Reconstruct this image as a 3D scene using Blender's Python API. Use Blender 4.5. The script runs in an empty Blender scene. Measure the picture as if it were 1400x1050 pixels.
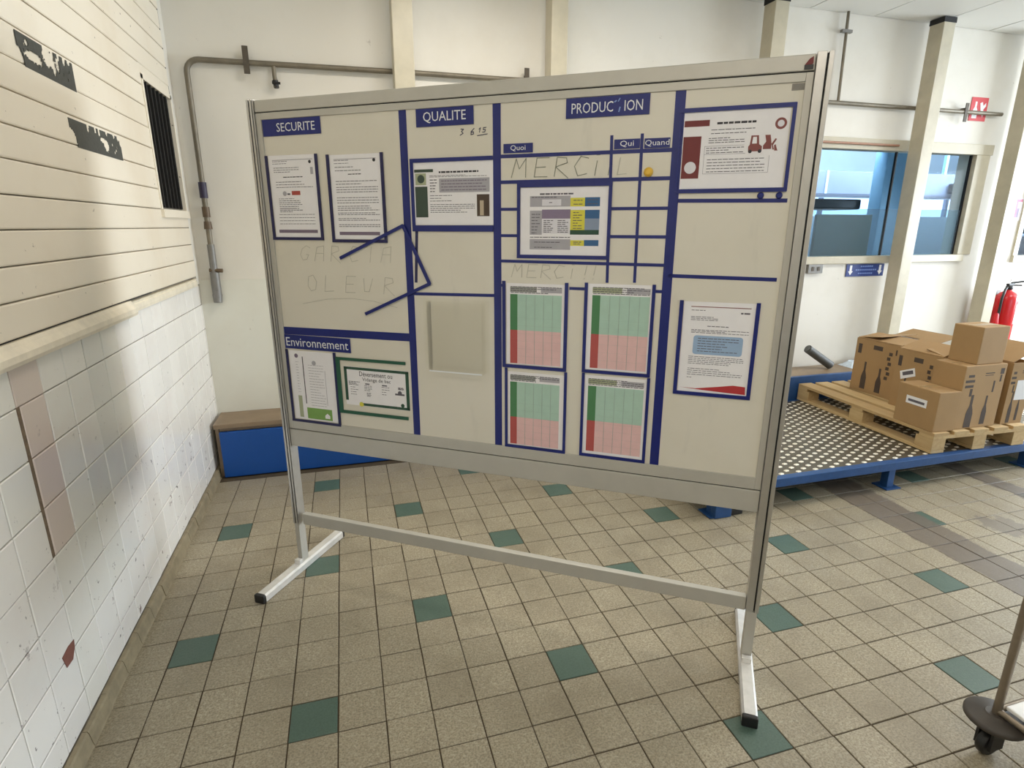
import bpy, bmesh, math, random
from math import sin, cos, pi, radians
from mathutils import Matrix, Vector
random.seed(7)
S = bpy.context.scene
COL = S.collection

# ------------------------------------------------------------------ camera
CAMP = Vector((-0.1719, -2.4382, 1.5466))
FPX, YAW, PIT, ROLL = 775.97, 0.2822, 0.2711, 0.0007
cd = bpy.data.cameras.new('camera'); cam = bpy.data.objects.new('camera', cd); COL.objects.link(cam)
fw = Vector((sin(YAW) * cos(PIT), cos(YAW) * cos(PIT), -sin(PIT)))
rt = Vector((cos(YAW), -sin(YAW), 0)); up = rt.cross(fw)
r2 = rt * cos(ROLL) + up * sin(ROLL); u2 = -rt * sin(ROLL) + up * cos(ROLL)
cam.matrix_world = Matrix(((r2.x, u2.x, -fw.x, CAMP.x), (r2.y, u2.y, -fw.y, CAMP.y), (r2.z, u2.z, -fw.z, CAMP.z), (0, 0, 0, 1)))
cd.sensor_width = 36; cd.lens = FPX / 1400 * 36; cd.clip_start = .02
S.camera = cam

# ------------------------------------------------------------------ light and exposure
S.view_settings.view_transform = 'Standard'; S.view_settings.look = 'None'
S.view_settings.gamma = 1; S.view_settings.use_curve_mapping = False
S.view_settings.exposure = 0.3
w = bpy.data.worlds.new('sky'); S.world = w; w.use_nodes = True
w.node_tree.nodes['Background'].inputs[0].default_value = (.62, .75, 1, 1)
w.node_tree.nodes['Background'].inputs[1].default_value = 2.6

def area(name, loc, target, sx, sy, power, color):
    l = bpy.data.lights.new(name, 'AREA'); l.shape = 'RECTANGLE'; l.size = sx; l.size_y = sy
    l.energy = power; l.color = color
    o = bpy.data.objects.new(name, l); COL.objects.link(o); o.location = loc
    o.rotation_euler = (Vector(target) - Vector(loc)).to_track_quat('-Z', 'Y').to_euler()
    return o
FILL_LAMPS = ((.75, .35, 17), (3.1, .0, 12), (5.7, -.3, 23), (8.0, -.6, 20), (-.1, -3.0, 20))
DAY = (.82, .91, 1.0); WARM = (1.0, .935, .85); COOL = (.89, .94, 1.0)
area('daylight_right_window', (9.85, -.9, 1.65), (0, -.9, 1.35), 3.6, 1.6, 400, DAY)
area('daylight_front_window', (5.0, -5.9, 1.75), (5.0, 0, 1.4), 3.2, 1.4, 18, DAY)
for i, (lx, ly, p) in enumerate(FILL_LAMPS):
    area('ceiling_fill_light', (lx, ly, 3.03), (lx, ly, 0), 1.2, .28, p, WARM if lx < 5 else COOL)  # unseen ceiling lamps, added as warm and cool fill
area('workshop_fill_light', (6.8, 2.6, 2.75), (6.8, 6.0, 1.9), 6.0, .8, 240, DAY)  # unseen fill, tilted to brighten the workshop back wall

# ------------------------------------------------------------------ helpers
class MB:
    def __init__(s): s.v = []; s.f = []; s.sm = []
    def add(s, vs, fs, smooth=False):
        o = len(s.v); s.v += [tuple(p) for p in vs]
        s.f += [tuple(i + o for i in f) for f in fs]; s.sm += [smooth] * len(fs); return s
    def box(s, x0, x1, y0, y1, z0, z1, c=0):
        if c <= 0:
            vs = [(x, y, z) for z in (z0, z1) for y in (y0, y1) for x in (x0, x1)]
            return s.add(vs, [(0, 2, 3, 1), (4, 5, 7, 6), (0, 1, 5, 4), (2, 6, 7, 3), (0, 4, 6, 2), (1, 3, 7, 5)])
        bm = bmesh.new(); bmesh.ops.create_cube(bm, size=1)
        for q in bm.verts: q.co = Vector((x0 + (q.co.x + .5) * (x1 - x0), y0 + (q.co.y + .5) * (y1 - y0), z0 + (q.co.z + .5) * (z1 - z0)))
        bmesh.ops.bevel(bm, geom=bm.edges[:] , offset=c, segments=2, profile=.6, affect='EDGES')
        bm.verts.index_update()
        s.add([q.co[:] for q in bm.verts], [[q.index for q in f.verts] for f in bm.faces]); bm.free(); return s
    def quad(s, a, b, c, d): return s.add([a, b, c, d], [(0, 1, 2, 3)])
    def prism(s, poly, y0, y1):            # poly in (x,z), extruded along y
        n = len(poly)
        vs = [(x, y0, z) for x, z in poly] + [(x, y1, z) for x, z in poly]
        fs = [tuple(range(n)), tuple(range(2 * n - 1, n - 1, -1))] + [(i, i + n, (i + 1) % n + n, (i + 1) % n) for i in range(n)]
        return s.add(vs, fs)
    def prismz(s, poly, z0, z1):           # poly in (x,y), extruded along z
        n = len(poly)
        vs = [(x, y, z0) for x, y in poly] + [(x, y, z1) for x, y in poly]
        fs = [tuple(range(n - 1, -1, -1)), tuple(range(n, 2 * n))] + [(i, (i + 1) % n, (i + 1) % n + n, i + n) for i in range(n)]
        return s.add(vs, fs)
    def prismx(s, poly, x0, x1):           # poly in (y,z), extruded along x
        n = len(poly)
        vs = [(x0, y, z) for y, z in poly] + [(x1, y, z) for y, z in poly]
        fs = [tuple(range(n - 1, -1, -1)), tuple(range(n, 2 * n))] + [(i, (i + 1) % n, (i + 1) % n + n, i + n) for i in range(n)]
        return s.add(vs, fs)
    def tube(s, pts, r, n=12, caps=True):
        pts = [Vector(p) for p in pts]; m = len(pts); vs = []; prev = None
        rr = r if isinstance(r, (list, tuple)) else [r] * m
        for i, p in enumerate(pts):
            t = ((pts[min(i + 1, m - 1)] - p).normalized() + (p - pts[max(i - 1, 0)]).normalized()).normalized()
            if prev is None: a = t.orthogonal().normalized()
            else: a = (prev - t * prev.dot(t)).normalized()
            prev = a; b = t.cross(a)
            vs += [p + (a * cos(2 * pi * k / n) + b * sin(2 * pi * k / n)) * rr[i] for k in range(n)]
        fs = [(i * n + k, i * n + (k + 1) % n, (i + 1) * n + (k + 1) % n, (i + 1) * n + k) for i in range(m - 1) for k in range(n)]
        s.add(vs, fs, True)
        if caps: s.add(vs[:n], [tuple(range(n - 1, -1, -1))]); s.add(vs[-n:], [tuple(range(n))])
        return s
    def lathe(s, prof, c=(0, 0, 0), n=24, axis='z', smooth=True):    # prof: (r, h)
        vs = []
        for r, h in prof:
            for k in range(n):
                a = 2 * pi * k / n; x, y = r * cos(a), r * sin(a)
                p = (x, y, h) if axis == 'z' else ((h, x, y) if axis == 'x' else (x, h, y))
                vs.append((p[0] + c[0], p[1] + c[1], p[2] + c[2]))
        m = len(prof)
        fs = [(i * n + k, i * n + (k + 1) % n, (i + 1) * n + (k + 1) % n, (i + 1) * n + k) for i in range(m - 1) for k in range(n)]
        s.add(vs, fs, smooth)
        s.add(vs[:n], [tuple(range(n))]); s.add(vs[-n:], [tuple(range(n))])
        return s
    def disc(s, x, z, r, y0, y1, n=24): return s.prism([(x + r * cos(2 * pi * k / n), z + r * sin(2 * pi * k / n)) for k in range(n)], y0, y1)
    def bar(s, a, b, wd, y0, y1):          # flat strip between two (x,z) points
        a, b = Vector(a), Vector(b); d = (b - a).normalized(); q = Vector((-d.y, d.x)) * wd / 2
        return s.prism([tuple(a - q), tuple(b - q), tuple(b + q), tuple(a + q)], y0, y1)
    def ribbon(s, pts, wd, y):
        for a, b in zip(pts[:-1], pts[1:]):
            a, b = Vector(a), Vector(b)
            if (b - a).length < 1e-6: continue
            d = (b - a).normalized(); q = Vector((-d.y, d.x)) * wd / 2; a = a - d * wd * .3; b = b + d * wd * .3
            s.quad((a.x - q.x, y, a.y - q.y), (b.x - q.x, y, b.y - q.y), (b.x + q.x, y, b.y + q.y), (a.x + q.x, y, a.y + q.y))
        return s
    def mesh(s, name, m):
        me = bpy.data.meshes.new(name); me.from_pydata(s.v, [], s.f)
        for p, sm in zip(me.polygons, s.sm): p.use_smooth = sm
        bm = bmesh.new(); bm.from_mesh(me); bmesh.ops.recalc_face_normals(bm, faces=bm.faces); bm.to_mesh(me); bm.free()
        if m: me.materials.append(m)
        return me
    def build(s, name, m, parent=None, loc=None, rotz=None):
        return link(name, s.mesh(name, m), parent, loc, rotz)

def link(name, me, parent=None, loc=None, rotz=None):
    o = bpy.data.objects.new(name, me); COL.objects.link(o)
    if parent: o.parent = parent
    if loc: o.location = loc
    if rotz is not None: o.rotation_euler = (0, 0, rotz)
    return o
def empty(name, loc=(0, 0, 0), rotz=0, parent=None):
    o = link(name, None, parent, loc, rotz); o.empty_display_size = .1; return o
def tag(o, label=None, cat=None, group=None, kind=None):
    if label: o['label'] = label
    if cat: o['category'] = cat
    if group: o['group'] = group
    if kind: o['kind'] = kind
    return o
def thing(name, label, cat, loc=(0, 0, 0), rotz=0, group=None): return tag(empty(name, loc, rotz), label, cat, group)
def copy_tree(o, parent=None):
    c = o.copy(); COL.objects.link(c)
    if parent: c.parent = parent
    for ch in list(o.children): copy_tree(ch, c)
    return c
def text_mb(txt, h, cx, cz, y, width=None, skew=0):
    cu = bpy.data.curves.new('lettering', 'FONT'); cu.body = txt; cu.align_x = 'CENTER'; cu.size = 1; cu.resolution_u = 2
    o = bpy.data.objects.new('lettering', cu); COL.objects.link(o)
    dg = bpy.context.evaluated_depsgraph_get(); me = bpy.data.meshes.new_from_object(o.evaluated_get(dg))
    bpy.data.objects.remove(o); bpy.data.curves.remove(cu)
    xs = [v.co.x for v in me.vertices]; ys = [v.co.y for v in me.vertices]
    ch = max(ys) - min(ys); k = h / ch; kx = k if width is None else width / (max(xs) - min(xs))
    mx, my = (max(xs) + min(xs)) / 2, (max(ys) + min(ys)) / 2
    m = MB(); m.add([(cx + (v.co.x - mx) * kx, y, cz + (v.co.y - my) * k) for v in me.vertices], [tuple(p.vertices) for p in me.polygons])
    bpy.data.meshes.remove(me); return m

# ------------------------------------------------------------------ materials
def srgb(r, g, b):
    f = lambda c: (c / 255 / 12.92) if c <= 10.31 else ((c / 255 + .055) / 1.055) ** 2.4
    return (f(r), f(g), f(b), 1)
class Mat:
    def __init__(s, name, rgb, rough=.5, metal=0, spec=.5):
        s.m = bpy.data.materials.new(name); s.m.use_nodes = True; s.n = s.m.node_tree.nodes; s.l = s.m.node_tree.links
        s.b = s.n['Principled BSDF']; s.c = srgb(*rgb); s.sock = None
        s.b.inputs['Base Color'].default_value = s.c; s.b.inputs['Roughness'].default_value = rough
        s.b.inputs['Metallic'].default_value = metal; s.b.inputs['Specular IOR Level'].default_value = spec
        s.geo = None; s.h = None
    def pos(s):
        if not s.geo: s.geo = s.n.new('ShaderNodeNewGeometry')
        return s.geo.outputs['Position']
    def obj(s):
        return s.n.new('ShaderNodeTexCoord').outputs['Object']
    def noise(s, scale, detail=4, rough=.6, vec=None, stretch=None):
        t = s.n.new('ShaderNodeTexNoise'); t.inputs['Scale'].default_value = scale; t.inputs['Detail'].default_value = detail; t.inputs['Roughness'].default_value = rough
        v = vec or s.pos()
        if stretch:
            mp = s.n.new('ShaderNodeMapping'); mp.inputs['Scale'].default_value = stretch; s.l.new(v, mp.inputs['Vector']); v = mp.outputs['Vector']
        s.l.new(v, t.inputs['Vector']); return t.outputs['Fac']
    def ramp(s, fac, a, b, lo=0., hi=1.):
        r = s.n.new('ShaderNodeMapRange'); r.inputs['From Min'].default_value = a; r.inputs['From Max'].default_value = b
        r.inputs['To Min'].default_value = lo; r.inputs['To Max'].default_value = hi; s.l.new(fac, r.inputs['Value']); return r.outputs['Result']
    def math(s, op, a, b):
        q = s.n.new('ShaderNodeMath'); q.operation = op
        for i, x in enumerate((a, b)):
            if isinstance(x, (int, float)): q.inputs[i].default_value = x
            else: s.l.new(x, q.inputs[i])
        return q.outputs[0]
    def mix(s, fac, rgb, blend='MIX'):
        q = s.n.new('ShaderNodeMix'); q.data_type = 'RGBA'; q.blend_type = blend
        if s.sock: s.l.new(s.sock, q.inputs[6])
        else: q.inputs[6].default_value = s.c
        q.inputs[7].default_value = srgb(*rgb)
        if isinstance(fac, (int, float)): q.inputs[0].default_value = fac
        else: s.l.new(fac, q.inputs[0])
        s.sock = q.outputs[2]; s.l.new(s.sock, s.b.inputs['Base Color']); return s
    def rand(s): return s.n.new('ShaderNodeObjectInfo').outputs['Random']
    def axis(s, k):
        q = s.n.new('ShaderNodeSeparateXYZ'); s.l.new(s.pos(), q.inputs[0]); return q.outputs[k]
    def bump(s, fac, strength=.2, dist=.002):
        q = s.n.new('ShaderNodeBump'); q.inputs['Strength'].default_value = strength; q.inputs['Distance'].default_value = dist
        s.l.new(fac, q.inputs['Height']); s.l.new(q.outputs[0], s.b.inputs['Normal']); return s
    def rough(s, fac): s.l.new(fac, s.b.inputs['Roughness']); return s
def simple(name, rgb, rough=.5, metal=0, var=.12, scale=30, spec=.5):
    m = Mat(name, rgb, rough, metal, spec)
    d = tuple(int(c * .8) for c in rgb); m.mix(m.math('MULTIPLY', m.ramp(m.noise(scale), .35, .75), var * 4), d); return m.m

def floor_tile_mat(name, rgb, dark, light):
    m = Mat(name, rgb, .42)
    m.mix(m.ramp(m.noise(170, 3), .42, .62, 0, .75), dark)
    m.mix(m.ramp(m.noise(95, 3, vec=None, stretch=(1, 1.3, 1)), .52, .68, 0, .6), light)
    m.mix(m.ramp(m.noise(2.6, 6, .65), .46, .72, 0, .6), dark)
    m.mix(m.math('MULTIPLY', m.rand(), .28), dark)
    m.mix(m.ramp(m.noise(14, 5, .7), .62, .74, 0, .35), (88, 78, 62))
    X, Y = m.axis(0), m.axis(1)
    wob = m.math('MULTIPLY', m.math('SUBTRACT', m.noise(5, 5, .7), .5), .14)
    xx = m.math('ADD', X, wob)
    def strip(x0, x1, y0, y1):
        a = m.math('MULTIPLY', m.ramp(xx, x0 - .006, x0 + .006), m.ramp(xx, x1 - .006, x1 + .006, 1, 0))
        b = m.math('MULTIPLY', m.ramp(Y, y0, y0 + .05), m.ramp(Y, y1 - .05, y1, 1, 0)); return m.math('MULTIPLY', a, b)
    patchy = m.ramp(m.noise(16, 4, .7), .66, .7, .85, .2)
    m.mix(m.math('MULTIPLY', strip(2.55, 2.80, -2.2, .4), patchy), (104, 94, 84))  # irregular darker grey-brown bands across the tiles, broken up by noise
    m.mix(m.math('MULTIPLY', strip(3.58, 3.73, -1.2, .3), patchy), (104, 96, 88))
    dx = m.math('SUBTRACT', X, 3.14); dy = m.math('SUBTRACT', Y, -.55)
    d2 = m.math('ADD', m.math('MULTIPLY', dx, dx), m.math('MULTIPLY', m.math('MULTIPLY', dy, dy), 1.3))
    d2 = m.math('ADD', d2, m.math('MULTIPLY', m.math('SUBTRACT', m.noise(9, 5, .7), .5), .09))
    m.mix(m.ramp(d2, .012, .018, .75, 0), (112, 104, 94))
    m.bump(m.noise(120, 3), .25, .0015); m.rough(m.ramp(m.noise(11, 4), .3, .8, .34, .55)); return m.m
M = {}
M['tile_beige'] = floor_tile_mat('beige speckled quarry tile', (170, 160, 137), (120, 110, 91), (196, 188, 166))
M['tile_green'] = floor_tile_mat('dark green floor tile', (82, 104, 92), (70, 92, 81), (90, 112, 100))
M['grout'] = simple('dark floor grout', (78, 66, 48), .9, var=.2, scale=12)
def wtile(name, rgb):
    m = Mat(name, rgb, .2)
    dk = tuple(int(c * .9) for c in rgb)
    m.mix(m.math('MULTIPLY', m.rand(), .3), dk)
    m.mix(m.ramp(m.noise(5, 4), .5, .8, 0, .25), (214, 196, 192))
    low = m.ramp(m.axis(2), .15, .75, 1, 0)
    m.mix(m.math('MULTIPLY', m.ramp(m.noise(13, 5, .75), .635, .66, 0, .8), low), (110, 88, 84))
    m.mix(m.math('MULTIPLY', m.ramp(m.noise(21, 4, .7), .655, .685, 0, .8), m.ramp(m.axis(2), .3, 1.2, 1, 0)), (70, 66, 64))
    m.rough(m.ramp(m.noise(6, 4), .3, .8, .1, .3)); m.bump(m.noise(7, 2), .08, .004); return m.m
M['wtile'] = wtile('white glazed wall tile', (238, 235, 229))
M['wtile_cream'] = wtile('cream glazed wall tile', (234, 232, 224))
M['wtile_pink'] = wtile('pinkish beige wall tile', (219, 205, 195))
M['wtile_grey'] = wtile('pale grey wall tile', (226, 225, 217))
M['wgrout'] = simple('grey wall grout', (150, 142, 126), .9, var=.25, scale=20)
def plank_mat():
    m = Mat('cream painted boards', (233, 224, 206), .38)
    m.mix(m.math('MULTIPLY', m.rand(), .35), (222, 211, 191))
    m.mix(m.ramp(m.noise(2.2, 4), .5, .75, 0, .45), (214, 198, 172))
    m.mix(m.ramp(m.noise(26, 3, .7), .70, .73, 0, .8), (110, 96, 78))
    m.bump(m.noise(9, 3, stretch=(1, .12, 1)), .12, .003); return m.m
M['plank'] = plank_mat()
def plaster(name, rgb, stain=(196, 188, 170)):
    m = Mat(name, rgb, .55)
    m.mix(m.ramp(m.noise(1.6, 5), .45, .8, 0, .4), stain)
    m.mix(m.ramp(m.noise(12, 4, .75), .70, .74, 0, .35), (150, 142, 128)); m.bump(m.noise(40, 4), .06, .002); return m.m
M['plaster'] = plaster('off white painted plaster', (226, 222, 212))
M['plaster_low'] = plaster('pale grey green painted panel', (222, 221, 209))
M['ceil'] = plaster('white ceiling panel', (226, 226, 222), (214, 214, 210))
M['cream'] = simple('cream gloss paint', (198, 190, 168), .35, var=.1, scale=8)
M['trim'] = simple('chipped cream rail paint', (236, 226, 204), .4, var=.12, scale=14)
M['skirt'] = simple('grimy skirting tile', (150, 138, 112), .5, var=.25, scale=18)
M['dark'] = simple('dark void', (14, 13, 12), .9, var=0)
M['slot'] = simple('black slot', (22, 22, 23), .7, var=0)
M['black_plastic'] = simple('black plastic', (24, 24, 25), .4, var=.05)
M['alu'] = simple('satin aluminium', (196, 194, 190), .34, .85, var=.05, scale=20)
M['alu_dull'] = simple('painted grey aluminium', (186, 183, 174), .42, .25, var=.05, scale=10)
M['alu_shiny'] = simple('bright scuffed aluminium', (232, 230, 226), .25, .35, var=.1, scale=25)
def wb():
    m = Mat('white enamel board', (214, 209, 195), .26)
    m.mix(m.ramp(m.noise(3, 5), .5, .78, 0, .3), (196, 190, 172)); m.mix(m.ramp(m.noise(11, 4, stretch=(1, 1, .25)), .62, .75, 0, .14), (150, 150, 146)); return m.m
M['board'] = wb()
M['blue'] = simple('navy blue magnetic strip', (7, 26, 108), .4, var=.08, scale=15)
M['blue_dark'] = simple('dark indigo strip', (24, 24, 76), .4, var=.08)
M['green_strip'] = simple('dark green strip', (28, 84, 62), .4, var=.05)
M['paper'] = simple('white paper', (232, 230, 232), .6, var=.02)
M['film'] = simple('white lettering', (222, 224, 226), .5, var=.02)
for k, c in dict(ink=(92, 88, 96), ink_dark=(50, 48, 54), rule=(150, 146, 152), mauve=(118, 104, 122), redbox=(168, 72, 62), dgreen=(58, 74, 62), grey=(168, 166, 172), greyhd=(150, 152, 146),
              photo=(74, 58, 46), photolight=(186, 170, 146), lime=(120, 160, 82), yellow=(214, 206, 72), blueprint=(52, 96, 142), purple=(132, 118, 142), greyblue=(134, 148, 170),
              cgreen=(74, 128, 84), cred=(176, 82, 78), lgreen=(170, 200, 184), lpink=(222, 184, 182), sage=(164, 170, 140), maroon=(112, 44, 44), brownred=(128, 70, 66), skyblue=(150, 176, 206), swoosh=(178, 48, 52), cellw=(218, 216, 222), deepgreen=(40, 76, 58)).items():
    M[k] = simple('print ' + k, c, .6, var=.04)
M['gridline'] = simple('print faint grid', (150, 166, 158), .6, var=.04)
M['marker'] = simple('dried black marker', (142, 144, 128), .6, var=.3, scale=60)
M['marker_faint'] = simple('faint wiped marker', (184, 181, 166), .5, var=.15, scale=60)
M['pen'] = simple('dark pen ink', (62, 62, 84), .6, var=.1)
M['magnet'] = simple('yellow plastic magnet', (222, 178, 62), .35, var=.05)
M['steel_pipe'] = simple('dull grey brown pipe', (128, 120, 104), .45, .3, var=.2, scale=15)
M['brass'] = simple('aged brass fitting', (104, 88, 70), .5, .3, var=.2)
M['rust'] = simple('rusty clip', (92, 84, 72), .6, .2, var=.2)
M['wood_top'] = simple('brown varnished wood', (142, 122, 98), .45, var=.15, scale=9)
M['bluepanel'] = simple('royal blue board', (10, 74, 150), .45, var=.06, scale=5)
M['blue_steel'] = simple('chipped blue steel', (38, 80, 134), .42, .1, var=.15, scale=22)
def palletwood():
    m = Mat('pale pallet wood', (204, 178, 132), .7)
    m.mix(m.ramp(m.noise(8, 4, vec=m.obj(), stretch=(6, .6, 6)), .4, .7, 0, .55), (176, 142, 92)); m.mix(m.math('MULTIPLY', m.rand(), .4), (150, 118, 76)); return m.m
M['pallet'] = palletwood()
def card():
    m = Mat('brown cardboard', (164, 132, 90), .75)
    m.mix(m.ramp(m.noise(6, 4), .45, .8, 0, .35), (142, 112, 74)); m.mix(m.math('MULTIPLY', m.rand(), .2), (178, 146, 102)); return m.m
M['card'] = card()
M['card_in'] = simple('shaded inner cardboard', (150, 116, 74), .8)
M['card_print'] = simple('black box print', (74, 62, 54), .7, var=.1)
M['stud'] = simple('plate studs with painted glint', (244, 238, 222), .28, .4, var=.05)  # bright cream stands in for window glints on the studs
M['diamond'] = simple('dull worn checker plate', (112, 104, 88), .45, .6, var=.12, scale=12)  # darkened for contrast with the painted stud glints
M['rubber_grey'] = simple('dark grey tube', (92, 94, 92), .6, var=.15)
M['red'] = simple('glossy red enamel', (196, 20, 28), .25, var=.03)
M['red_sign'] = simple('red sign', (206, 40, 50), .4, var=.03)
M['sign_white'] = simple('sign white', (236, 236, 238), .4, var=.02)
M['sign_blue'] = simple('sign blue', (22, 52, 128), .35, var=.03)
M['sign_bluetext'] = simple('sign pale blue print', (116, 142, 200), .4, var=.03)
M['pink_print'] = simple('pinkish poster print', (214, 120, 150), .6, var=.2, scale=60)
M['greysteel'] = simple('grey steel fitting', (132, 130, 126), .45, .3)
M['bumper'] = simple('dark brown rubber', (66, 60, 54), .55, var=.1)
M['pole'] = simple('brushed trolley tube', (140, 128, 112), .35, .6, var=.1)
M['white_tray'] = simple('white tray', (236, 236, 234), .3, var=.03)
M['bluewall'] = simple('pale blue workshop paint', (196, 214, 228), .6, var=.06, scale=3)
M['bluepost'] = simple('light blue post paint', (150, 196, 226), .45, var=.05)
M['shelfgrey'] = simple('blue grey workshop cladding', (112, 124, 146), .6, var=.1, scale=4)
M['olive'] = simple('olive grey board', (92, 92, 72), .6)
M['copper'] = simple('reddish brown pipe', (172, 128, 104), .45, var=.1)
M['plastic_wrap'] = simple('pale blue plastic film', (206, 220, 232), .3, var=.15)
def emis(name, rgb, st):
    m = bpy.data.materials.new(name); m.use_nodes = True; b = m.node_tree.nodes['Principled BSDF']
    b.inputs['Base Color'].default_value = (0, 0, 0, 1); b.inputs['Emission Color'].default_value = srgb(*rgb); b.inputs['Emission Strength'].default_value = st; return m
M['lamp'] = emis('fill lamp diffuser', (255, 240, 214), 4)
M['daypane'] = emis('daylit pane', (226, 240, 255), 2.2)
def glass(name, tint, gloss=.08, rough=.0, milk=0.0, edge=.6):
    m = bpy.data.materials.new(name); m.use_nodes = True; n = m.node_tree.nodes; l = m.node_tree.links; n.clear()
    out = n.new('ShaderNodeOutputMaterial'); t = n.new('ShaderNodeBsdfTransparent'); t.inputs[0].default_value = srgb(*tint)
    g = n.new('ShaderNodeBsdfGlossy'); g.inputs['Roughness'].default_value = max(rough, .02)
    lw = n.new('ShaderNodeLayerWeight'); lw.inputs[0].default_value = .25
    mx = n.new('ShaderNodeMixShader'); ma = n.new('ShaderNodeMath'); ma.operation = 'MULTIPLY_ADD'; ma.inputs[1].default_value = edge; ma.inputs[2].default_value = gloss
    l.new(lw.outputs['Facing'], ma.inputs[0]); l.new(ma.outputs[0], mx.inputs[0]); l.new(t.outputs[0], mx.inputs[1]); l.new(g.outputs[0], mx.inputs[2])
    last = mx.outputs[0]
    if milk:
        d = n.new('ShaderNodeBsdfDiffuse'); d.inputs[0].default_value = srgb(206, 216, 222); tr = n.new('ShaderNodeBsdfTranslucent'); tr.inputs[0].default_value = srgb(214, 228, 236)
        m2 = n.new('ShaderNodeMixShader'); m2.inputs[0].default_value = .6; l.new(d.outputs[0], m2.inputs[1]); l.new(tr.outputs[0], m2.inputs[2])
        m3 = n.new('ShaderNodeMixShader'); m3.inputs[0].default_value = milk; l.new(last, m3.inputs[1]); l.new(m2.outputs[0], m3.inputs[2]); last = m3.outputs[0]
    l.new(last, out.inputs[0]); return m
M['glass'] = glass('window glass', (240, 247, 251), .004, .0, .0, .0)
M['frost'] = glass('frosted film', (226, 238, 243), .003, .3, .16, .0)
M['acrylic'] = glass('clear acrylic', (255, 255, 254), .02, .05, .0, .08)

# ------------------------------------------------------------------ room shell
XL, XR, YB, YF, ZC = -1.05, 10.0, 1.55, -6.0, 3.10
TP = .15
fl = MB().box(XL - .2, XR + .2, YF - .2, YB + .2, -.1, -.004).build('floor', M['grout']); tag(fl, kind='structure')
def tile_mesh(name, m, sx, sy, h, c):
    b = MB(); x, y = sx / 2, sy / 2
    lo = [(-x, -y, -.004), (x, -y, -.004), (x, y, -.004), (-x, y, -.004)]
    hi = [(-x, -y, h - c), (x, -y, h - c), (x, y, h - c), (-x, y, h - c)]
    tp = [(-x + c, -y + c, h), (x - c, -y + c, h), (x - c, y - c, h), (-x + c, y - c, h)]
    b.add(lo + hi + tp, [(8, 9, 10, 11)] + [(i, (i + 1) % 4, (i + 1) % 4 + 4, i + 4) for i in range(4)] + [(i + 4, (i + 1) % 4 + 4, (i + 1) % 4 + 8, i + 8) for i in range(4)])
    return b.mesh(name, m)
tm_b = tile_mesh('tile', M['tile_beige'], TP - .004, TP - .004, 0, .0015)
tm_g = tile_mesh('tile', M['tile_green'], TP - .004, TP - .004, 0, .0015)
def is_green(c, r): return c % 3 == 0 and r % 3 == 0 and ((c // 3 + r // 3) % 2 == 0) == True
def proj(p):
    d = Vector(p) - CAMP; dz = d.dot(fw)
    return (700 + FPX * d.dot(r2) / dz, 525 - FPX * d.dot(u2) / dz, dz) if dz > .1 else None
cells = []
for c in range(-7, 67):
    for r in range(-41, 9):
        x, y = (c + .5) * TP, (r + .5) * TP
        if x < XL + .05 or y > 1.25: continue
        q = proj((x, y, 0)); size = 0
        if q and -30 < q[0] < 1430 and q[1] < 1085:
            hid = (x > 1.6 and y > 0)                     # under the platform
            size = 0 if hid else 1 / q[2] ** 3
        g = (c % 3 == 0) and (r % 3 == 0) and ((c // 3 + r // 3 + 1) % 2 == 0)
        cells.append((size, x, y, g))
cells.sort(key=lambda t: -t[0])
rest_b, rest_g = MB(), MB()
TV = [v.co[:] for v in tm_b.vertices]; TF = [tuple(p.vertices) for p in tm_b.polygons]
for i, (size, x, y, g) in enumerate(cells):
    dz = random.uniform(-.0012, 0)
    if i < 300 and size > 0:
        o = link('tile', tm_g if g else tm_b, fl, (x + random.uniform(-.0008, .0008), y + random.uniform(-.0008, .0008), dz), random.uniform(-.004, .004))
        if g: o['label'] = 'dark green floor tile'
    else:
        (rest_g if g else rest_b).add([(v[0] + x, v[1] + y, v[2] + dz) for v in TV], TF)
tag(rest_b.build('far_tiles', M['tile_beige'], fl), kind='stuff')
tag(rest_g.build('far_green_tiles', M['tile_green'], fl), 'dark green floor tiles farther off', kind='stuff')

# left wall: backing, glazed tiles, rail, painted boards, plaster strip
wl = MB().box(XL - .2, XL - .012, YF, YB, -.1, ZC + .1).build('wall_left', M['wgrout']); tag(wl, kind='structure')
PW = .1535
zs = [1.195, 1.071] + [1.071 - PW * k for k in range(1, 7)] + [.055]
tmesh = {}
def wall_tile(y0, y1, z0, z1, key):
    k = (round(y1 - y0, 4), round(z1 - z0, 4), key)
    if k not in tmesh:
        a, b = (y1 - y0) / 2, (z1 - z0) / 2; c = .003; m = MB()
        lo = [(-.012, -a, -b), (-.012, a, -b), (-.012, a, b), (-.012, -a, b)]; mi = [(-.002, p[1], p[2]) for p in lo]
        tp = [(0, math.copysign(a - c, p[1]), math.copysign(b - c, p[2])) for p in lo]
        m.add(lo + mi + tp, [(8, 9, 10, 11)] + [(i, (i + 1) % 4, (i + 1) % 4 + 4, i + 4) for i in range(4)] + [(i + 4, (i + 1) % 4 + 4, (i + 1) % 4 + 8, i + 8) for i in range(4)])
        tmesh[k] = m.mesh('tile', M[key])
    link('tile', tmesh[k], wl, (XL + random.uniform(-.0012, .0005), (y0 + y1) / 2, (z0 + z1) / 2))
yj0 = -.664
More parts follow.
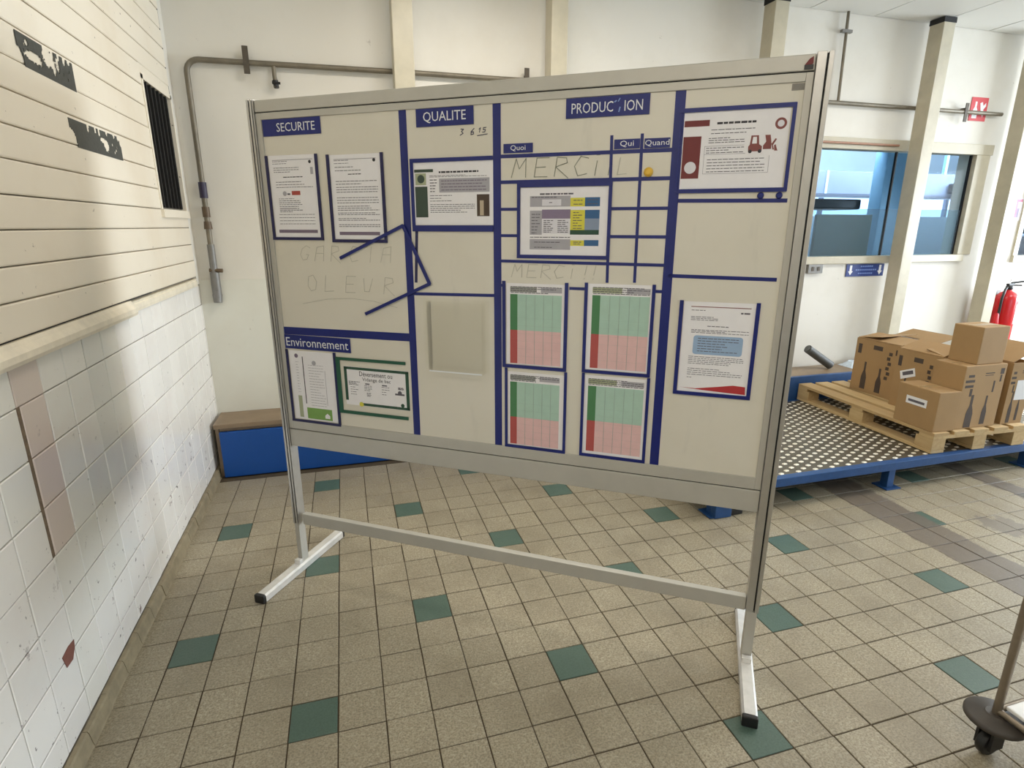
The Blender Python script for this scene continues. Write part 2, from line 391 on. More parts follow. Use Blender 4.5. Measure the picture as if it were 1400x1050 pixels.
for k in range(-11, 15):
    y0, y1 = yj0 + PW * k, yj0 + PW * (k + 1)
    if y0 > YB - .02: break
    y1 = min(y1, YB)
    for j in range(len(zs) - 1):
        key = 'wtile'
        if k == 0 and j < 4: key = 'wtile_pink'
        elif k in (1, 2) and j < 6: key = 'wtile_cream' if (k + j) % 5 else 'wtile_grey'
        elif k in (3, 4) and j < 4: key = 'wtile_grey'
        elif k == -1 and j in (0, 1, 2): key = 'wtile_cream'
        elif k == 0: key = 'wtile_cream'
        a = y0 + (.017 if (k == 0 and 1 <= j < 4) else .0015)
        wall_tile(round(a, 4), round(y1 - .0015, 4), round(zs[j + 1] + .0015, 4), round(zs[j] - .0015, 4), key)
MB().box(XL - .011, XL - .0025, yj0 - .001, yj0 + .0175, zs[4], zs[1]).build('broken_joint', simple('crumbled brown joint mortar', (128, 110, 90), .9, var=.3, scale=60), wl)
MB().box(XL - .0085, XL - .004, yj0 - .001, yj0 + .003, .06, zs[4]).build('dark_joint', M['slot'], wl)
MB().box(XL - .010, XL + .002, YF, .60, 1.2462, 1.2525).build('dark_joint', M['slot'], wl)
# chipped glaze: bare clay showing
o = MB().prismx([(-0.663, 0.331), (-0.668, 0.308), (-0.691, 0.282), (-0.73, 0.284), (-0.742, 0.328), (-0.701, 0.335)], XL, XL + .0012).build('chipped_patch', simple('bare reddish clay', (128, 82, 70), .8), wl)
o['label'] = 'reddish chipped patch of bare clay'
# boards
pz = 1.2505; k = 0
pl_mesh = {}
BP = .0950
while pz < ZC:
    z1 = min(pz + BP, ZC)
    segs = [(YF + .01, 1.46)]
    if pz + .02 > 1.60 and pz < 2.24: segs = [(YF + .01, .945)]
    for y0, y1 in segs:
        key = (y1, round(z1 - pz, 3), k % 2)
        if key not in pl_mesh:
            h = z1 - pz; g = .0030 if k % 2 else .0016; m = MB()
            prof = [(-.012, 0.0), (0, g * .4), (.010, g), (.012, g + .004), (.012, h - g - .004), (.010, h - g), (-.012, h)]
            n = len(prof); vs = [(p[0], y0, p[1]) for p in prof] + [(p[0], y1, p[1]) for p in prof]
            m.add(vs, [tuple(range(n)), tuple(range(n, 2 * n))] + [(i, (i + 1) % n, (i + 1) % n + n, i + n) for i in range(n)])
            pl_mesh[key] = m.mesh('plank', M['plank'])
        link('plank', pl_mesh[key], wl, (XL - .004 + random.uniform(-.0015, .0015), 0, pz))
    pz += BP; k += 1
# short board ends above/below the vent and strip by the corner
MB().box(XL - .012, XL + .006, 1.462, YB, 1.2, ZC).build('corner_strip', M['plaster'], wl)
MB().box(XL - .010, XL + .0075, 1.459, 1.4635, 2.1, ZC).build('dark_joint', M['slot'], wl)
MB().box(XL - .012, XL + .007, .94, 1.46, 2.252, 2.297).build('vent_lintel', M['plank'], wl)
# cream rail between boards and tiles, in two lengths
tr = MB().prismx([(0, 0)] * 0 or [(YF, 0)], 0, 0) if False else None
t1 = empty('trim_1'); tag(t1, kind='structure')
def rail(y0, y1, d, z0, z1):
    m = MB(); prof = [(XL - .01, z0 - .004), (XL + d * .85, z0), (XL + d, z0 + .012), (XL + d, z0 + .03), (XL + d * .55, z1 - .012), (XL + .012, z1), (XL - .01, z1)]
    n = len(prof); m.add([(p[0], y0, p[1]) for p in prof] + [(p[0], y1, p[1]) for p in prof], [tuple(range(n)), tuple(range(n, 2 * n))] + [(i, (i + 1) % n, (i + 1) % n + n, i + n) for i in range(n)])
    m.build('rail', M['trim'], t1)
rail(YF, .285, .032, 1.186, 1.246); rail(.30, 1.45, .012, 1.194, 1.240)
# skirting tiles
bl = MB().box(XL - .012, XL + .004, YF, YB, -.004, .052).build('baseboard_left', M['wgrout']); tag(bl, kind='structure')
sk = {}
y = -3.2
while y < YB - .05:
    ln = min(.1535, YB - y)
    kk = round(ln, 3)
    if kk not in sk:
        m = MB(); prof = [(0, 0), (.026, 0), (.022, .010), (.016, .050), (.012, .058), (0, .060)]
        n = len(prof); m.add([(p[0], .0012, p[1]) for p in prof] + [(p[0], ln - .0012, p[1]) for p in prof], [tuple(range(n)), tuple(range(n, 2 * n))] + [(i, (i + 1) % n, (i + 1) % n + n, i + n) for i in range(n)])
        sk[kk] = m.mesh('tile', M['skirt'])
    link('tile', sk[kk], bl, (XL + .003 + random.uniform(-.002, .003), y, -.003)); y += .1535

# back wall with two window openings
wbk = empty('wall_back'); tag(wbk, kind='structure')
W1 = (2.98, 5.22, 1.29, 2.16); W2 = (5.96, 7.3, 1.27, 1.82)
m = MB(); xs = [XL - .2, W1[0], W1[1], W2[0], W2[1], XR + .2]
for i in range(5):
    x0, x1 = xs[i], xs[i + 1]
    if i in (1, 3):
        w_ = W1 if i == 1 else W2
        m.box(x0, x1, YB, YB + .15, -.1, w_[2]); m.box(x0, x1, YB, YB + .15, w_[3], ZC + .1)
    else: m.box(x0, x1, YB, YB + .15, -.1, ZC + .1)
m.build('plaster_face', M['plaster'], wbk)
MB().box(XL, 2.9, YB - .014, YB, 0, 1.222).build('lower_panel', M['plaster_low'], wbk)
# other walls (out of frame)
m = MB(); m.box(XR, XR + .15, YF, -1.6, -.1, ZC + .1); m.box(XR, XR + .15, 1.0, YB, -.1, ZC + .1); m.box(XR, XR + .15, -1.6, 1.0, -.1, .8); m.box(XR, XR + .15, -1.6, 1.0, 2.5, ZC + .1)
tag(m.build('wall_right', M['plaster']), kind='structure')
m = MB(); m.box(XL - .2, 3.2, YF - .15, YF, -.1, ZC + .1); m.box(6.8, XR + .15, YF - .15, YF, -.1, ZC + .1); m.box(3.2, 6.8, YF - .15, YF, -.1, .95); m.box(3.2, 6.8, YF - .15, YF, 2.55, ZC + .1)
tag(m.build('wall_front', M['plaster']), kind='structure')
def plain_window(name, boxes, panes):
    e = empty(name); tag(e, kind='structure')
    for b in boxes: MB().box(*b).build('frame', M['cream'], e)
    for b in panes: MB().box(*b).build('pane', M['glass'], e)
plain_window('window_3', [(XR, XR + .06, -1.6, -1.54, .8, 2.5), (XR, XR + .06, .94, 1.0, .8, 2.5), (XR, XR + .06, -.33, -.27, .86, 2.44), (XR, XR + .06, -1.54, .94, .8, .86), (XR, XR + .06, -1.54, .94, 2.44, 2.5)],
             [(XR + .03, XR + .034, -1.54, -.33, .86, 2.44), (XR + .03, XR + .034, -.27, .94, .86, 2.44)])
plain_window('window_4', [(3.2, 3.26, YF - .06, YF, .95, 2.55), (6.74, 6.8, YF - .06, YF, .95, 2.55), (4.97, 5.03, YF - .06, YF, 1.01, 2.49), (3.26, 6.74, YF - .06, YF, .95, 1.01), (3.26, 6.74, YF - .06, YF, 2.49, 2.55)],
             [(3.26, 4.97, YF - .034, YF - .03, 1.01, 2.49), (5.03, 6.74, YF - .034, YF - .03, 1.01, 2.49)])
# ceiling: slab and lay-in panels
ce = MB().box(XL - .2, XR + .2, YF - .2, YB + .15, ZC + .012, ZC + .12).build('ceiling', simple('ceiling grid shadow gap', (176, 176, 172), .6)); tag(ce, kind='structure')
pm = MB().box(-.294, .294, -.294, .294, 0, .012).mesh('panel', M['ceil'])
cx = 3.27 - .6 * 7 - .0
for i in range(19):
    for j in range(13):
        x, y = cx + .3 + .6 * i, YB - .3 - .6 * j
        if x > XR - .2 or x < XL + .2 or y < YF + .2: continue
        link('panel', pm, ce, (x, y, ZC + random.uniform(-.001, .001)))
MB().box(XL, cx + .6 * (1 if cx + .3 < XL + .2 else 0) - .006, YF, YB, ZC, ZC + .012).build('edge_panel', M['ceil'], ce)

# windows in the back wall
def back_window(name, W, mull, frost):
    x0, x1, z0, z1 = W; e = empty(name); tag(e, kind='structure')
    MB().box(x0 - .04, x1 + .17, YB - .022, YB + .02, z1 - .01, z1 + .075, .004).build('frame', M['cream'], e)
    MB().box(x0 - .04, x1 + .06, YB - .03, YB + .1, z0 - .05, z0 + .012, .004).build('sill', M['cream'], e)
    MB().box(x1 - .01, x1 + .15, YB - .018, YB + .02, z0 + .012, z1 - .01, .004).build('frame', M['cream'], e)
    MB().box(x0 - .04, x0 + .02, YB - .018, YB + .02, z0 + .012, z1 - .01, .004).build('frame', M['cream'], e)
    xsn = [x0 + .02] + mull + [x1 - .01]
    for i in range(len(xsn) - 1):
        a, b = xsn[i], xsn[i + 1]
        MB().box(a + .006, b - .006, YB + .028, YB + .034, z0 + .012, z1 - .01).build('pane', M['glass'], e)
        if frost: MB().box(a + .006, b - .006, YB + .026, YB + .0275, z0 + .012, z0 + .40).build('frosted_film', M['frost'], e)
    for a in mull: MB().box(a - .006, a + .006, YB + .02, YB + .04, z0 + .012, z1 - .01).build('mullion', M['slot'], e)
    MB().box(x1 - .022, x1 - .01, YB + .02, YB + .04, z0 + .012, z1 - .01).build('seal', M['slot'], e)
back_window('window_1', W1, [4.36], True)
back_window('window_2', W2, [6.6], False)
tag(MB().tube([(3.0, YB - .034, 2.192), (4.3, YB - .034, 2.190)], .009).build('thin_pipe', M['copper']), 'thin reddish brown pipe running along top of the back window', 'pipe')

# columns standing in front of the back wall
for i, (x0, wd) in enumerate(((.200, .122), (1.190, .110), (2.835, .115), (4.376, .115), (5.453, .118))):
    e = empty('column', (x0, 1.37, .358)); tag(e, kind='structure')
    MB().box(0, wd, 0, .12, 0, ZC - .36, .004).build('shaft', M['cream'], e)
    MB().box(-.004, wd + .004, -.002, .122, ZC - .40, ZC - .362).build('cap', M['slot'] if i in (2, 3) else M['cream'], e)

# ------------------------------------------------------------------ left wall objects
def vent():
    t = thing('wall_vent', 'tall black barred vent opening in cream boarded wall near corner', 'vent', (XL, .95, 1.62))
    MB().box(-.01, -.006, .02, .49, .02, .61).build('backing', M['dark'], t)
    f = MB(); f.box(-.012, .012, -.005, .02, 0, .63); f.box(-.012, .012, .49, .512, 0, .63); f.box(-.012, .012, -.005, .512, .61, .635); f.build('frame', M['plank'], t)
    MB().box(-.012, .022, -.01, .515, -.03, .01).build('sill', M['plank'], t)
    b = MB().box(-.004, .006, -.006, .006, .02, .61).mesh('bar', simple('dark grey bar', (22, 21, 20), .7))
    for k in range(6): link('bar', b, t, (0, .085 + .068 * k, 0))
vent()
def sticker(y0, y1, z0, z1, label, fn):
    nx, nz = 84, 20; m = MB(); rnd = random.Random(int(z0 * 1000))
    for i in range(nx):
        for j in range(nz):
            u, v = (i + .5) / nx, (j + .5) / nz
            if fn(u, v, rnd): continue
            a, b = y0 + (y1 - y0) * i / nx, y0 + (y1 - y0) * (i + 1) / nx; c, d = z0 + (z1 - z0) * j / nz, z0 + (z1 - z0) * (j + 1) / nz
            m.box(XL + .0088, XL + .0100, a, b, c, d)
    o = m.build('torn_sticker', M['sticker']); tag(o, label, 'sticker', 'torn dark stickers on the boards')
M['sticker'] = simple('dark slate sticker remains', (66, 68, 64), .55, var=.25, scale=70)
def hole(u, v, c, r, k=1.0): return ((u - c[0]) / r[0]) ** 2 + ((v - c[1]) / r[1]) ** 2 < k
def f1(u, v, rnd):
    j = rnd.uniform(.7, 1.3)
    if hole(u, v, (.24, .44), (.15, .17), j) or hole(u, v, (.50, .72), (.09, .34), j) or hole(u, v, (.68, .62), (.035, .26), j) or hole(u, v, (.60, .5), (.04, .3), j): return True
    if any(hole(u, v, (c, .97), (.035, d)) for c, d in ((.46, .3), (.60, .22), (.72, .16), (.83, .24), (.93, .12))): return True
    if hole(u, v, (.0, .15), (.07, .42)) or hole(u, v, (.16, .8), (.03, .10)) or hole(u, v, (.36, .36), (.02, .12)): return True
    return any(hole(u, v, q, (.010, .035)) for q in ((.3, .2), (.55, .25), (.77, .4), (.85, .3), (.12, .7), (.9, .6)))
def f2(u, v, rnd):
    j = rnd.uniform(.7, 1.3)
    if hole(u, v, (.66, .42), (.05, .24), j) or hole(u, v, (.60, .6), (.05, .10), j): return True
    if any(hole(u, v, (c, 1.0), (.022, d)) for c, d in ((.33, .3), (.47, .22), (.54, .3), (.70, .16), (.86, .14), (.95, .2))): return True
    if hole(u, v, (.0, .1), (.09, .55)) or hole(u, v, (1.0, .9), (.03, .3)): return True
    return any(hole(u, v, q, (.012, .05)) for q in ((.80, .55), (.87, .35), (.90, .5), (.83, .25)))
sticker(-.252, .128, 2.004, 2.096, 'upper torn dark sticker with large scraped holes on cream boards', f1)
sticker(.008, .495, 1.813, 1.904, 'lower dark slate sticker remains on cream boards, closer to the barred vent', f2)

# ------------------------------------------------------------------ pipe on the back wall
def wall_pipe():
    t = thing('wall_pipe', 'long grey pipe with bend running high along back wall and down the corner', 'pipe', (-.93, 1.515, 2.458))
    pts = [(-.02, 0, -1.02), (-.02, 0, -.07)] + [(-.02 + .07 * (1 - cos(a)), 0, -.07 + .07 * sin(a)) for a in [pi / 2 * q / 6 for q in range(1, 7)]]
    pts += [(.3, 0, .002), (1.3, 0, .012), (3.0, 0, .016), (6.3, 0, .02)]
    MB().tube(pts, .0155, 12).build('pipe', M['steel_pipe'], t)
    for x in (.30, 2.0, 4.35, 5.87): MB().box(x - .016, x + .016, -.019, -.0125, -.06, .085).box(x - .006, x + .006, -.0125, .034, .03, .05).build('wall_clip', M['rust'], t)
    c = MB().tube([(.445, -.002, -.010), (.445, -.004, -.06)], .012).tube([(.445, -.004, -.06), (.45, -.006, -.12)], [.012, .016]); v = c.build('hanging_valve', M['steel_pipe'], t)
    MB().tube([(.446, -.006, -.085), (.452, -.008, -.125)], [.018, .014]).tube([(.43, -.02, -.10), (.475, -.02, -.10)], .007).build('valve_head', M['black_plastic'], v)
    MB().tube([(-.02, 0, -.66), (-.02, 0, -.75)], .022).build('valve_grip', simple('dark indigo tape', (52, 46, 70), .5), t)
    MB().tube([(-.02, 0, -.80), (-.02, 0, -.86)], .021).tube([(-.02, 0, -.885), (-.02, 0, -.93)], [.020, .024]).build('coupling', M['brass'], t)
    MB().tube([(-.02, 0, -1.02), (-.02, 0, -1.19)], .021).build('conduit', M['greysteel'], t)
    MB().tube([(-.02, 0, -1.19), (-.02, 0, -1.335)], .027).tube([(-.02, 0, -1.325), (-.02, -.01, -1.375)], [.029, .024]).build('drain_fitting', M['greysteel'], t)
    MB().tube([(-.045, -.005, -1.175), (.03, -.012, -1.178)], .012).build('outlet', M['brass'], t)
    MB().tube([(4.55, 0, .016), (4.53, 0, .66)], .011).build('riser_pipe', M['steel_pipe'], t)
    MB().box(4.49, 4.58, -.014, .014, .50, .52).build('riser_clip', M['greysteel'], t)
wall_pipe()
def small_conduit():
    t = tag(MB().tube([(6.05, 1.505, 2.40), (6.05, 1.505, 2.25), (6.10, 1.505, 2.12), (6.24, 1.505, 2.02), (6.6, 1.505, 2.0)], .035).build('curved_duct', M['greysteel']), 'grey curved duct on wall above the dark far window', 'duct')
small_conduit()

# ------------------------------------------------------------------ bench along the back wall
def bench():
    t = thing('wall_bench', 'long low bench with brown wooden top and royal blue front panel', 'bench', (-1.03, 1.27, 0))
    MB().box(.0, 6.1, .0, .265, .325, .355, .004).build('bench_top', M['wood_top'], t)
    MB().box(.03, 6.05, -.014, .012, .004, .305, .005).build('front_panel', M['bluepanel'], t)
    MB().box(.005, .025, .02, .25, 0, .325).build('end_panel', M['wood_top'], t)
    MB().box(.03, 6.05, .02, .04, .305, .325).build('rail', M['wood_top'], t)
bench()

# ------------------------------------------------------------------ the whiteboard
BX, BY, BR = -.45, .075, radians(-34.808)
def bthing(name, label, cat, s=0, z=0, group=None):
    return thing(name, label, cat, (BX + s * cos(BR), BY + s * sin(BR), z), BR, group)
WB = bthing('whiteboard', 'large mobile whiteboard in aluminium frame on two splayed feet', 'whiteboard')
def whiteboard():
    t = WB
    MB().box(.0, 1.895, .0, .022, .70, 1.955).build('panel', M['board'], t)
    fr = 'panel_frame'
    MB().box(0, .023, -.005, .027, .70, 1.955, .0015).build(fr, M['alu_dull'], t)
    MB().box(1.876, 1.895, -.005, .027, .70, 1.955, .0015).build(fr, M['alu_dull'], t)
    MB().box(.023, 1.876, -.005, .027, 1.932, 1.955, .0015).build(fr, M['alu_dull'], t)
    MB().box(.023, 1.876, -.005, .027, .70, .742, .0015).build(fr, M['alu_dull'], t)
    MB().box(0, 1.895, -.006, .03, 1.9585, 2.000, .003).build('top_rail', M['alu_dull'], t)
    MB().box(0, 1.895, -.006, .03, .618, .6965, .003).build('bottom_rail', M['alu_dull'], t)
    for z in (1.9567, .698): MB().box(0, 1.895, .0, .02, z - .002, z + .002).build('seam', M['slot'], t)
    MB().box(.015, 1.895, -.002, .024, .232, .285, .003).build('crossbar', M['alu_dull'], t)
    for s0, side in ((-.032, 0), (1.897, 1)):
        wd = .031 if side == 0 else .042
        p = MB()
        # slotted extrusion: three fins with two dark slots
        cuts = ([(0, .010), (.015, .024), (.028, wd)] if side == 0 else [(0, .024), (.029, wd)])
        for a, b in cuts: p.box(s0 + a, s0 + b, -.012, .034, .235, 2.003, .0012)
        p.build('post', M['alu'], t)
        MB().box(s0 + .004, s0 + wd - .003, -.006, .030, .24, 1.999).build('post_slot', M['slot'], t)
        MB().box(s0 + .004, s0 + wd - .004, -.010, .032, .036, .235, .001).build('leg_sleeve', M['alu_dull'], t)
        c = s0 + wd / 2
        f = MB(); n = 10; prof = [(-.024, .004), (-.021, 0), (.021, 0), (.024, .004), (.024, .030), (.017, .038), (-.017, .038), (-.024, .030)]
        vs = [(c + a, y, b) for y in (-.265, .285) for a, b in prof]; k = len(prof)
        f.add(vs, [tuple(range(k)), tuple(range(k, 2 * k))] + [(i, (i + 1) % k, (i + 1) % k + k, i + k) for i in range(k)])
        ft = f.build('foot', M['alu_shiny'], t)
        for y0, y1 in ((-.283, -.265), (.285, .30)):
            MB().box(c - .0245, c + .0245, y0, y1, 0, .039, .005).build('end_cap', M['black_plastic'], ft)
        MB().box(c - .016, c + .016, -.034, -.012, .036, .058, .003).build('clamp', M['alu_shiny'], ft)
    MB().box(1.868, 1.891, -.0085, -.0062, 1.961, 1.973, .0008).build('corner_joint', M['black_plastic'], t)
    MB().prism([(1.868, 1.972), (1.878, 1.969), (1.890, 1.975), (1.889, 1.993), (1.880, 1.988)], -.0082, -.0062).build('corner_sticker', M['maroon'], t)['label'] = 'torn dark red sticker on frame corner'
    MB().box(1.844, 1.876, -.0012, -.0002, 1.912, 1.929).build('grey_tape', simple('grey tape', (128, 124, 116), .5), t)['label'] = 'scrap of grey tape'
    T = -.0010
    def strip(a, b, wd, mat='blue', y1=T): MB().bar(a, b, wd, y1, -.0001).build('tape_strip', M[mat], t)
    strip((.620, .742), (.620, 1.932), .029)
    strip((.967, .742), (.967, 1.932), .028)
    strip((1.546, .742), (1.546, 1.932), .030)
    strip((.023, 1.130), (.605, 1.136), .031, y1=-.0013)
    strip((.634, 1.3035), (.953, 1.309), .011)
    for z in (1.770, 1.689): strip((.981, z), (1.531, z), .0115, y1=-.0013)
    for z in (1.602, 1.5155): strip((.981, z), (1.040, z), .0100); strip((1.352, z - .001), (1.531, z - .001), .0100, y1=-.0013)
    strip((.981, 1.430), (1.531, 1.427), .010, y1=-.0013)
    strip((1.3475, 1.819), (1.353, 1.366), .0095); strip((1.4405, 1.820), (1.4425, 1.369), .0095)
    strip((1.226, 1.3435), (1.278, 1.3435), .010); strip((1.511, 1.3435), (1.531, 1.3435), .010); strip((.981, 1.346), (.986, 1.346), .010)
    strip((1.558, 1.6225), (1.868, 1.6195), .0115); strip((1.547, 1.3945), (1.866, 1.391), .0115)
    strip((.6565, 1.530), (.645, 1.345), .011, 'blue_dark')
    # handwriting
    G = {'G': [[(.95, .85), (.6, 1), (.2, .8), (.05, .4), (.3, .05), (.7, .1), (.85, .4), (.6, .42)]], 'A': [[(0, 0), (.15, .9), (.8, 1), (.85, 0)], [(.1, .5), (.85, .5)]],
         'R': [[(.1, 0), (.1, 1), (.7, .95), (.8, .7), (.1, .5), (1, -.1)]], 'C': [[(.9, .9), (.4, 1), (.1, .5), (.4, 0), (.95, .1)]], 'I': [[(.5, 0), (.5, 1)]],
         'O': [[(.1, .9), (.1, .3), (.4, 0), (.8, .1), (.85, .6), (.5, 1), (.1, .9)]], 'L': [[(.1, 1), (.1, 0), (.9, .05)]], 'E': [[(.9, 1), (.1, 1), (.1, 0), (.95, 0)], [(.1, .5), (.75, .52)]],
         'U': [[(.05, .9), (.2, .1), (.6, .1), (.8, .9)]], 'M': [[(0, 0), (.15, 1), (.45, .45), (.8, 1), (.95, 0)]], 'i': [[(.5, 0), (.5, .75)], [(.4, 1.05), (.6, 1.05)]], '!': [[(.5, .3), (.55, 1)], [(.48, 0), (.55, .06)]],
         '3': [[(.2, 1), (.8, .95), (.4, .6), (.8, .3), (.2, 0)]], '6': [[(.8, 1), (.25, .5), (.3, 0), (.8, .1), (.75, .45), (.3, .4)]], '1': [[(.3, .7), (.6, 1), (.5, 0)]], '5': [[(.9, 1), (.3, 1), (.25, .55), (.8, .5), (.7, .05), (.15, 0)]]}
    def hand(txt, xs, z0, h, wd, pen, mat, note='faint wiped handwriting'):
        for ch, x in zip(txt, xs):
            m = MB()
            for st in G[ch]: m.ribbon([(x + a * wd + b * h * .16, z0 + b * h) for a, b in st], pen, -.0007)
            m.build('handwritten_letter', M[mat], t)['label'] = note
    hand('GARCIA', (.135, .205, .275, .355, .43, .50), 1.415, .058, .048, .0024, 'marker_faint')
    hand('OLEUR', (.155, .235, .33, .41, .50), 1.298, .062, .052, .0026, 'marker_faint')
    MB().ribbon([(.13, 1.245), (.25, 1.268), (.36, 1.275), (.46, 1.268), (.56, 1.248)], .002, -.0007).build('handwriting', M['marker_faint'], t)
    hand('MERCiI', (1.018, 1.092, 1.160, 1.222, 1.272, 1.315), 1.703, .058, .052, .0028, 'marker', 'dry green grey handwriting')
    hand('L', (1.366,), 1.703, .05, .035, .0026, 'marker_faint')
    hand('MERCi!!', (1.018, 1.07, 1.12, 1.165, 1.21, 1.255, 1.285), 1.376, .044, .040, .0026, 'marker_faint')
    hand('36', (.832, .870), 1.842, .019, .017, .0030, 'pen'); hand('15', (.898, .914), 1.848, .014, .015, .0026, 'pen')
    MB().ribbon([(.898, 1.838), (.934, 1.842)], .0026, -.0007).build('handwriting', M['pen'], t)
whiteboard()

def header(txt, s0, s1, z0, z1, label, h, wd, name='title_plate', yo=0):
    t = bthing(name, label, 'sign', s0, z0, 'blue title plates on the whiteboard')
    MB().box(0, s1 - s0, -.0030 - yo, -.0014 - yo, 0, z1 - z0).build('plate', M['blue'], t)
    text_mb(txt, h, (s1 - s0) / 2 + (.02 if txt == 'SECURITE' else 0), (z1 - z0) / 2, -.0034 - yo, wd).build('lettering', M['film'], t)
    return t
header('SECURITE', .026, .284, 1.873, 1.931, 'blue title plate reading SECURITE at top left of whiteboard', .030, .17)
header('QUALITE', .673, .886, 1.874, 1.931, 'blue title plate reading QUALITE at top of whiteboard', .036, .158)
header('Environnement', .020, .340, 1.056, 1.114, 'blue title plate reading Environnement', .036, .30, yo=.0004)
header('Quoi', .991, 1.092, 1.779, 1.808, 'small blue plate reading Quoi', .019, .052)
header('Qui', 1.356, 1.435, 1.778, 1.806, 'small blue plate reading Qui', .019, .042)
header('Quand', 1.4485, 1.525, 1.777, 1.805, 'small blue plate reading Quand', .019, .072)
t = bthing('title_plate', 'blue title plate reading PRODUCTION with damaged T', 'sign', 1.200, 1.873, 'blue title plates on the whiteboard')
MB().box(0, .258, -.0030, -.0014, 0, .058).build('plate', M['blue'], t)
text_mb('PRODUC', .030, .083, .028, -.0034, .130).build('lettering', M['film'], t)
text_mb('ION', .030, .210, .028, -.0034, .055).build('lettering', M['film'], t)
MB().ribbon([(.166, .012), (.169, .024)], .004, -.0034).ribbon([(.163, .041), (.168, .049)], .003, -.0034).ribbon([(.152, .040), (.157, .043)], .004, -.0034).build('lettering', M['sign_bluetext'], t)['label'] = 'torn remains of the letter T'

# ---- documents
def sheet(s0, s1, z0, z1, label, name='printed_sheet', y=0, cat='paper'):
    t = bthing(name, label, cat, s0, z0, 'documents on the whiteboard')
    MB().box(0, s1 - s0, -.0011 - y, -.0005 - y, 0, z1 - z0).build('paper', M['paper'], t)
    t['_s'] = s0; t['_z'] = z0; t['_y'] = y
    return t
def R(t, name, mat, s0, s1, z0, z1, lvl=0, label=None):
    y = -.0014 - t['_y'] - lvl * .0003
    o = MB().box(s0 - t['_s'], s1 - t['_s'], y, y + .0002, z0 - t['_z'], z1 - t['_z']).build(name, M[mat], t)
    if label: o['label'] = label
    return o
def lines(t, s0, s1, ztop, zbot, n, h=.0022, mat='ink', seed=0, lvl=0, gap=.15, name='printed_text'):
    rnd = random.Random(seed + int(s0 * 1000)); m = MB(); y = -.0014 - t['_y'] - lvl * .0003
    for i in range(n):
        z = ztop + (zbot - ztop) * (i / max(1, n - 1)); end = s1 - (rnd.uniform(.05, .5) * (s1 - s0) if rnd.random() < .35 else 0); x = s0
        while x < end - .002:
            wlen = rnd.uniform(.006, .018); e = min(x + wlen, end)
            m.quad((x - t['_s'], y, z - h / 2 - t['_z']), (e - t['_s'], y, z - h / 2 - t['_z']), (e - t['_s'], y, z + h / 2 - t['_z']), (x - t['_s'], y, z + h / 2 - t['_z'])); x = e + .0022
    return m.build(name, M[mat], t)
def disc(t, name, mat, s, z, r, lvl=0):
    y = -.0014 - t['_y'] - lvl * .0003
    return MB().disc(s - t['_s'], z - t['_z'], r, y, y + .0002, 20).build(name, M[mat], t)
def txt(t, s_, h, s, z, wd, mat='ink_dark', lvl=1):
    return text_mb(s_, h, s - t['_s'], z - t['_z'], -.0014 - t['_y'] - lvl * .0003, wd).build('lettering', M[mat], t)
def frame(label, segs, mat='blue', y=0, group='blue magnetic strips framing documents'):
    s0 = min(p[0] for a, b, w_ in segs for p in (a, b)); z0 = min(p[1] for a, b, w_ in segs for p in (a, b))
    t = bthing('magnetic_frame', label, 'frame', s0, z0, group)
    for i, (a, b, w_) in enumerate(segs): MB().bar((a[0] - s0, a[1] - z0), (b[0] - s0, b[1] - z0), w_, -.0050 - y - .0002 * i, -.0024 - y).build('strip', M[mat], t)
    return t
def uframe(label, s0, s1, z0, z1, wl_=.012, wb=.011, mat='blue_dark', top=False, y=0):
    segs = [((s0 + wl_ / 2, z0), (s0 + wl_ / 2, z1), wl_), ((s1 - wl_ / 2, z0), (s1 - wl_ / 2, z1), wl_), ((s0, z0 + wb / 2), (s1, z0 + wb / 2), wb)]
    if top: segs.append(((s0, z1 - wb / 2), (s1, z1 - wb / 2), wb))
    return frame(label, segs, mat, y)

# 1: safety notice with red box and code
t = sheet(.035, .247, 1.503, 1.805, 'safety notice with small red box under the SECURITE plate')
R(t, 'rule', 'rule', .052, .236, 1.787, 1.789); lines(t, .052, .12, 1.783, 1.775, 2, .0018); disc(t, 'logo', 'ink_dark', .222, 1.779, .006)
lines(t, .055, .17, 1.760, 1.745, 3, .002, 'ink', 3); lines(t, .096, .185, 1.7265, 1.7265, 1, .003, 'ink_dark'); lines(t, .060, .228, 1.709, 1.69, 3, .002)
R(t, 'red_box', 'redbox', .129, .168, 1.661, 1.676); disc(t, 'pictogram', 'grey', .096, 1.667, .009); R(t, 'pictogram', 'ink', .108, .121, 1.662, 1.668)
lines(t, .066, .172, 1.648, 1.612, 6, .0022, 'ink', 5); lines(t, .066, .172, 1.612, 1.600, 3, .0024, 'ink', 6); lines(t, .060, .225, 1.590, 1.555, 4, .0018, 'ink', 8)
R(t, 'footer_bar', 'mauve', .052, .232, 1.521, 1.533)
R(t, 'image', 'grey', .222, .234, 1.735, 1.760)
uframe('U-shaped dark blue strip frame around the safety notice with red box', .021, .259, 1.494, 1.805)
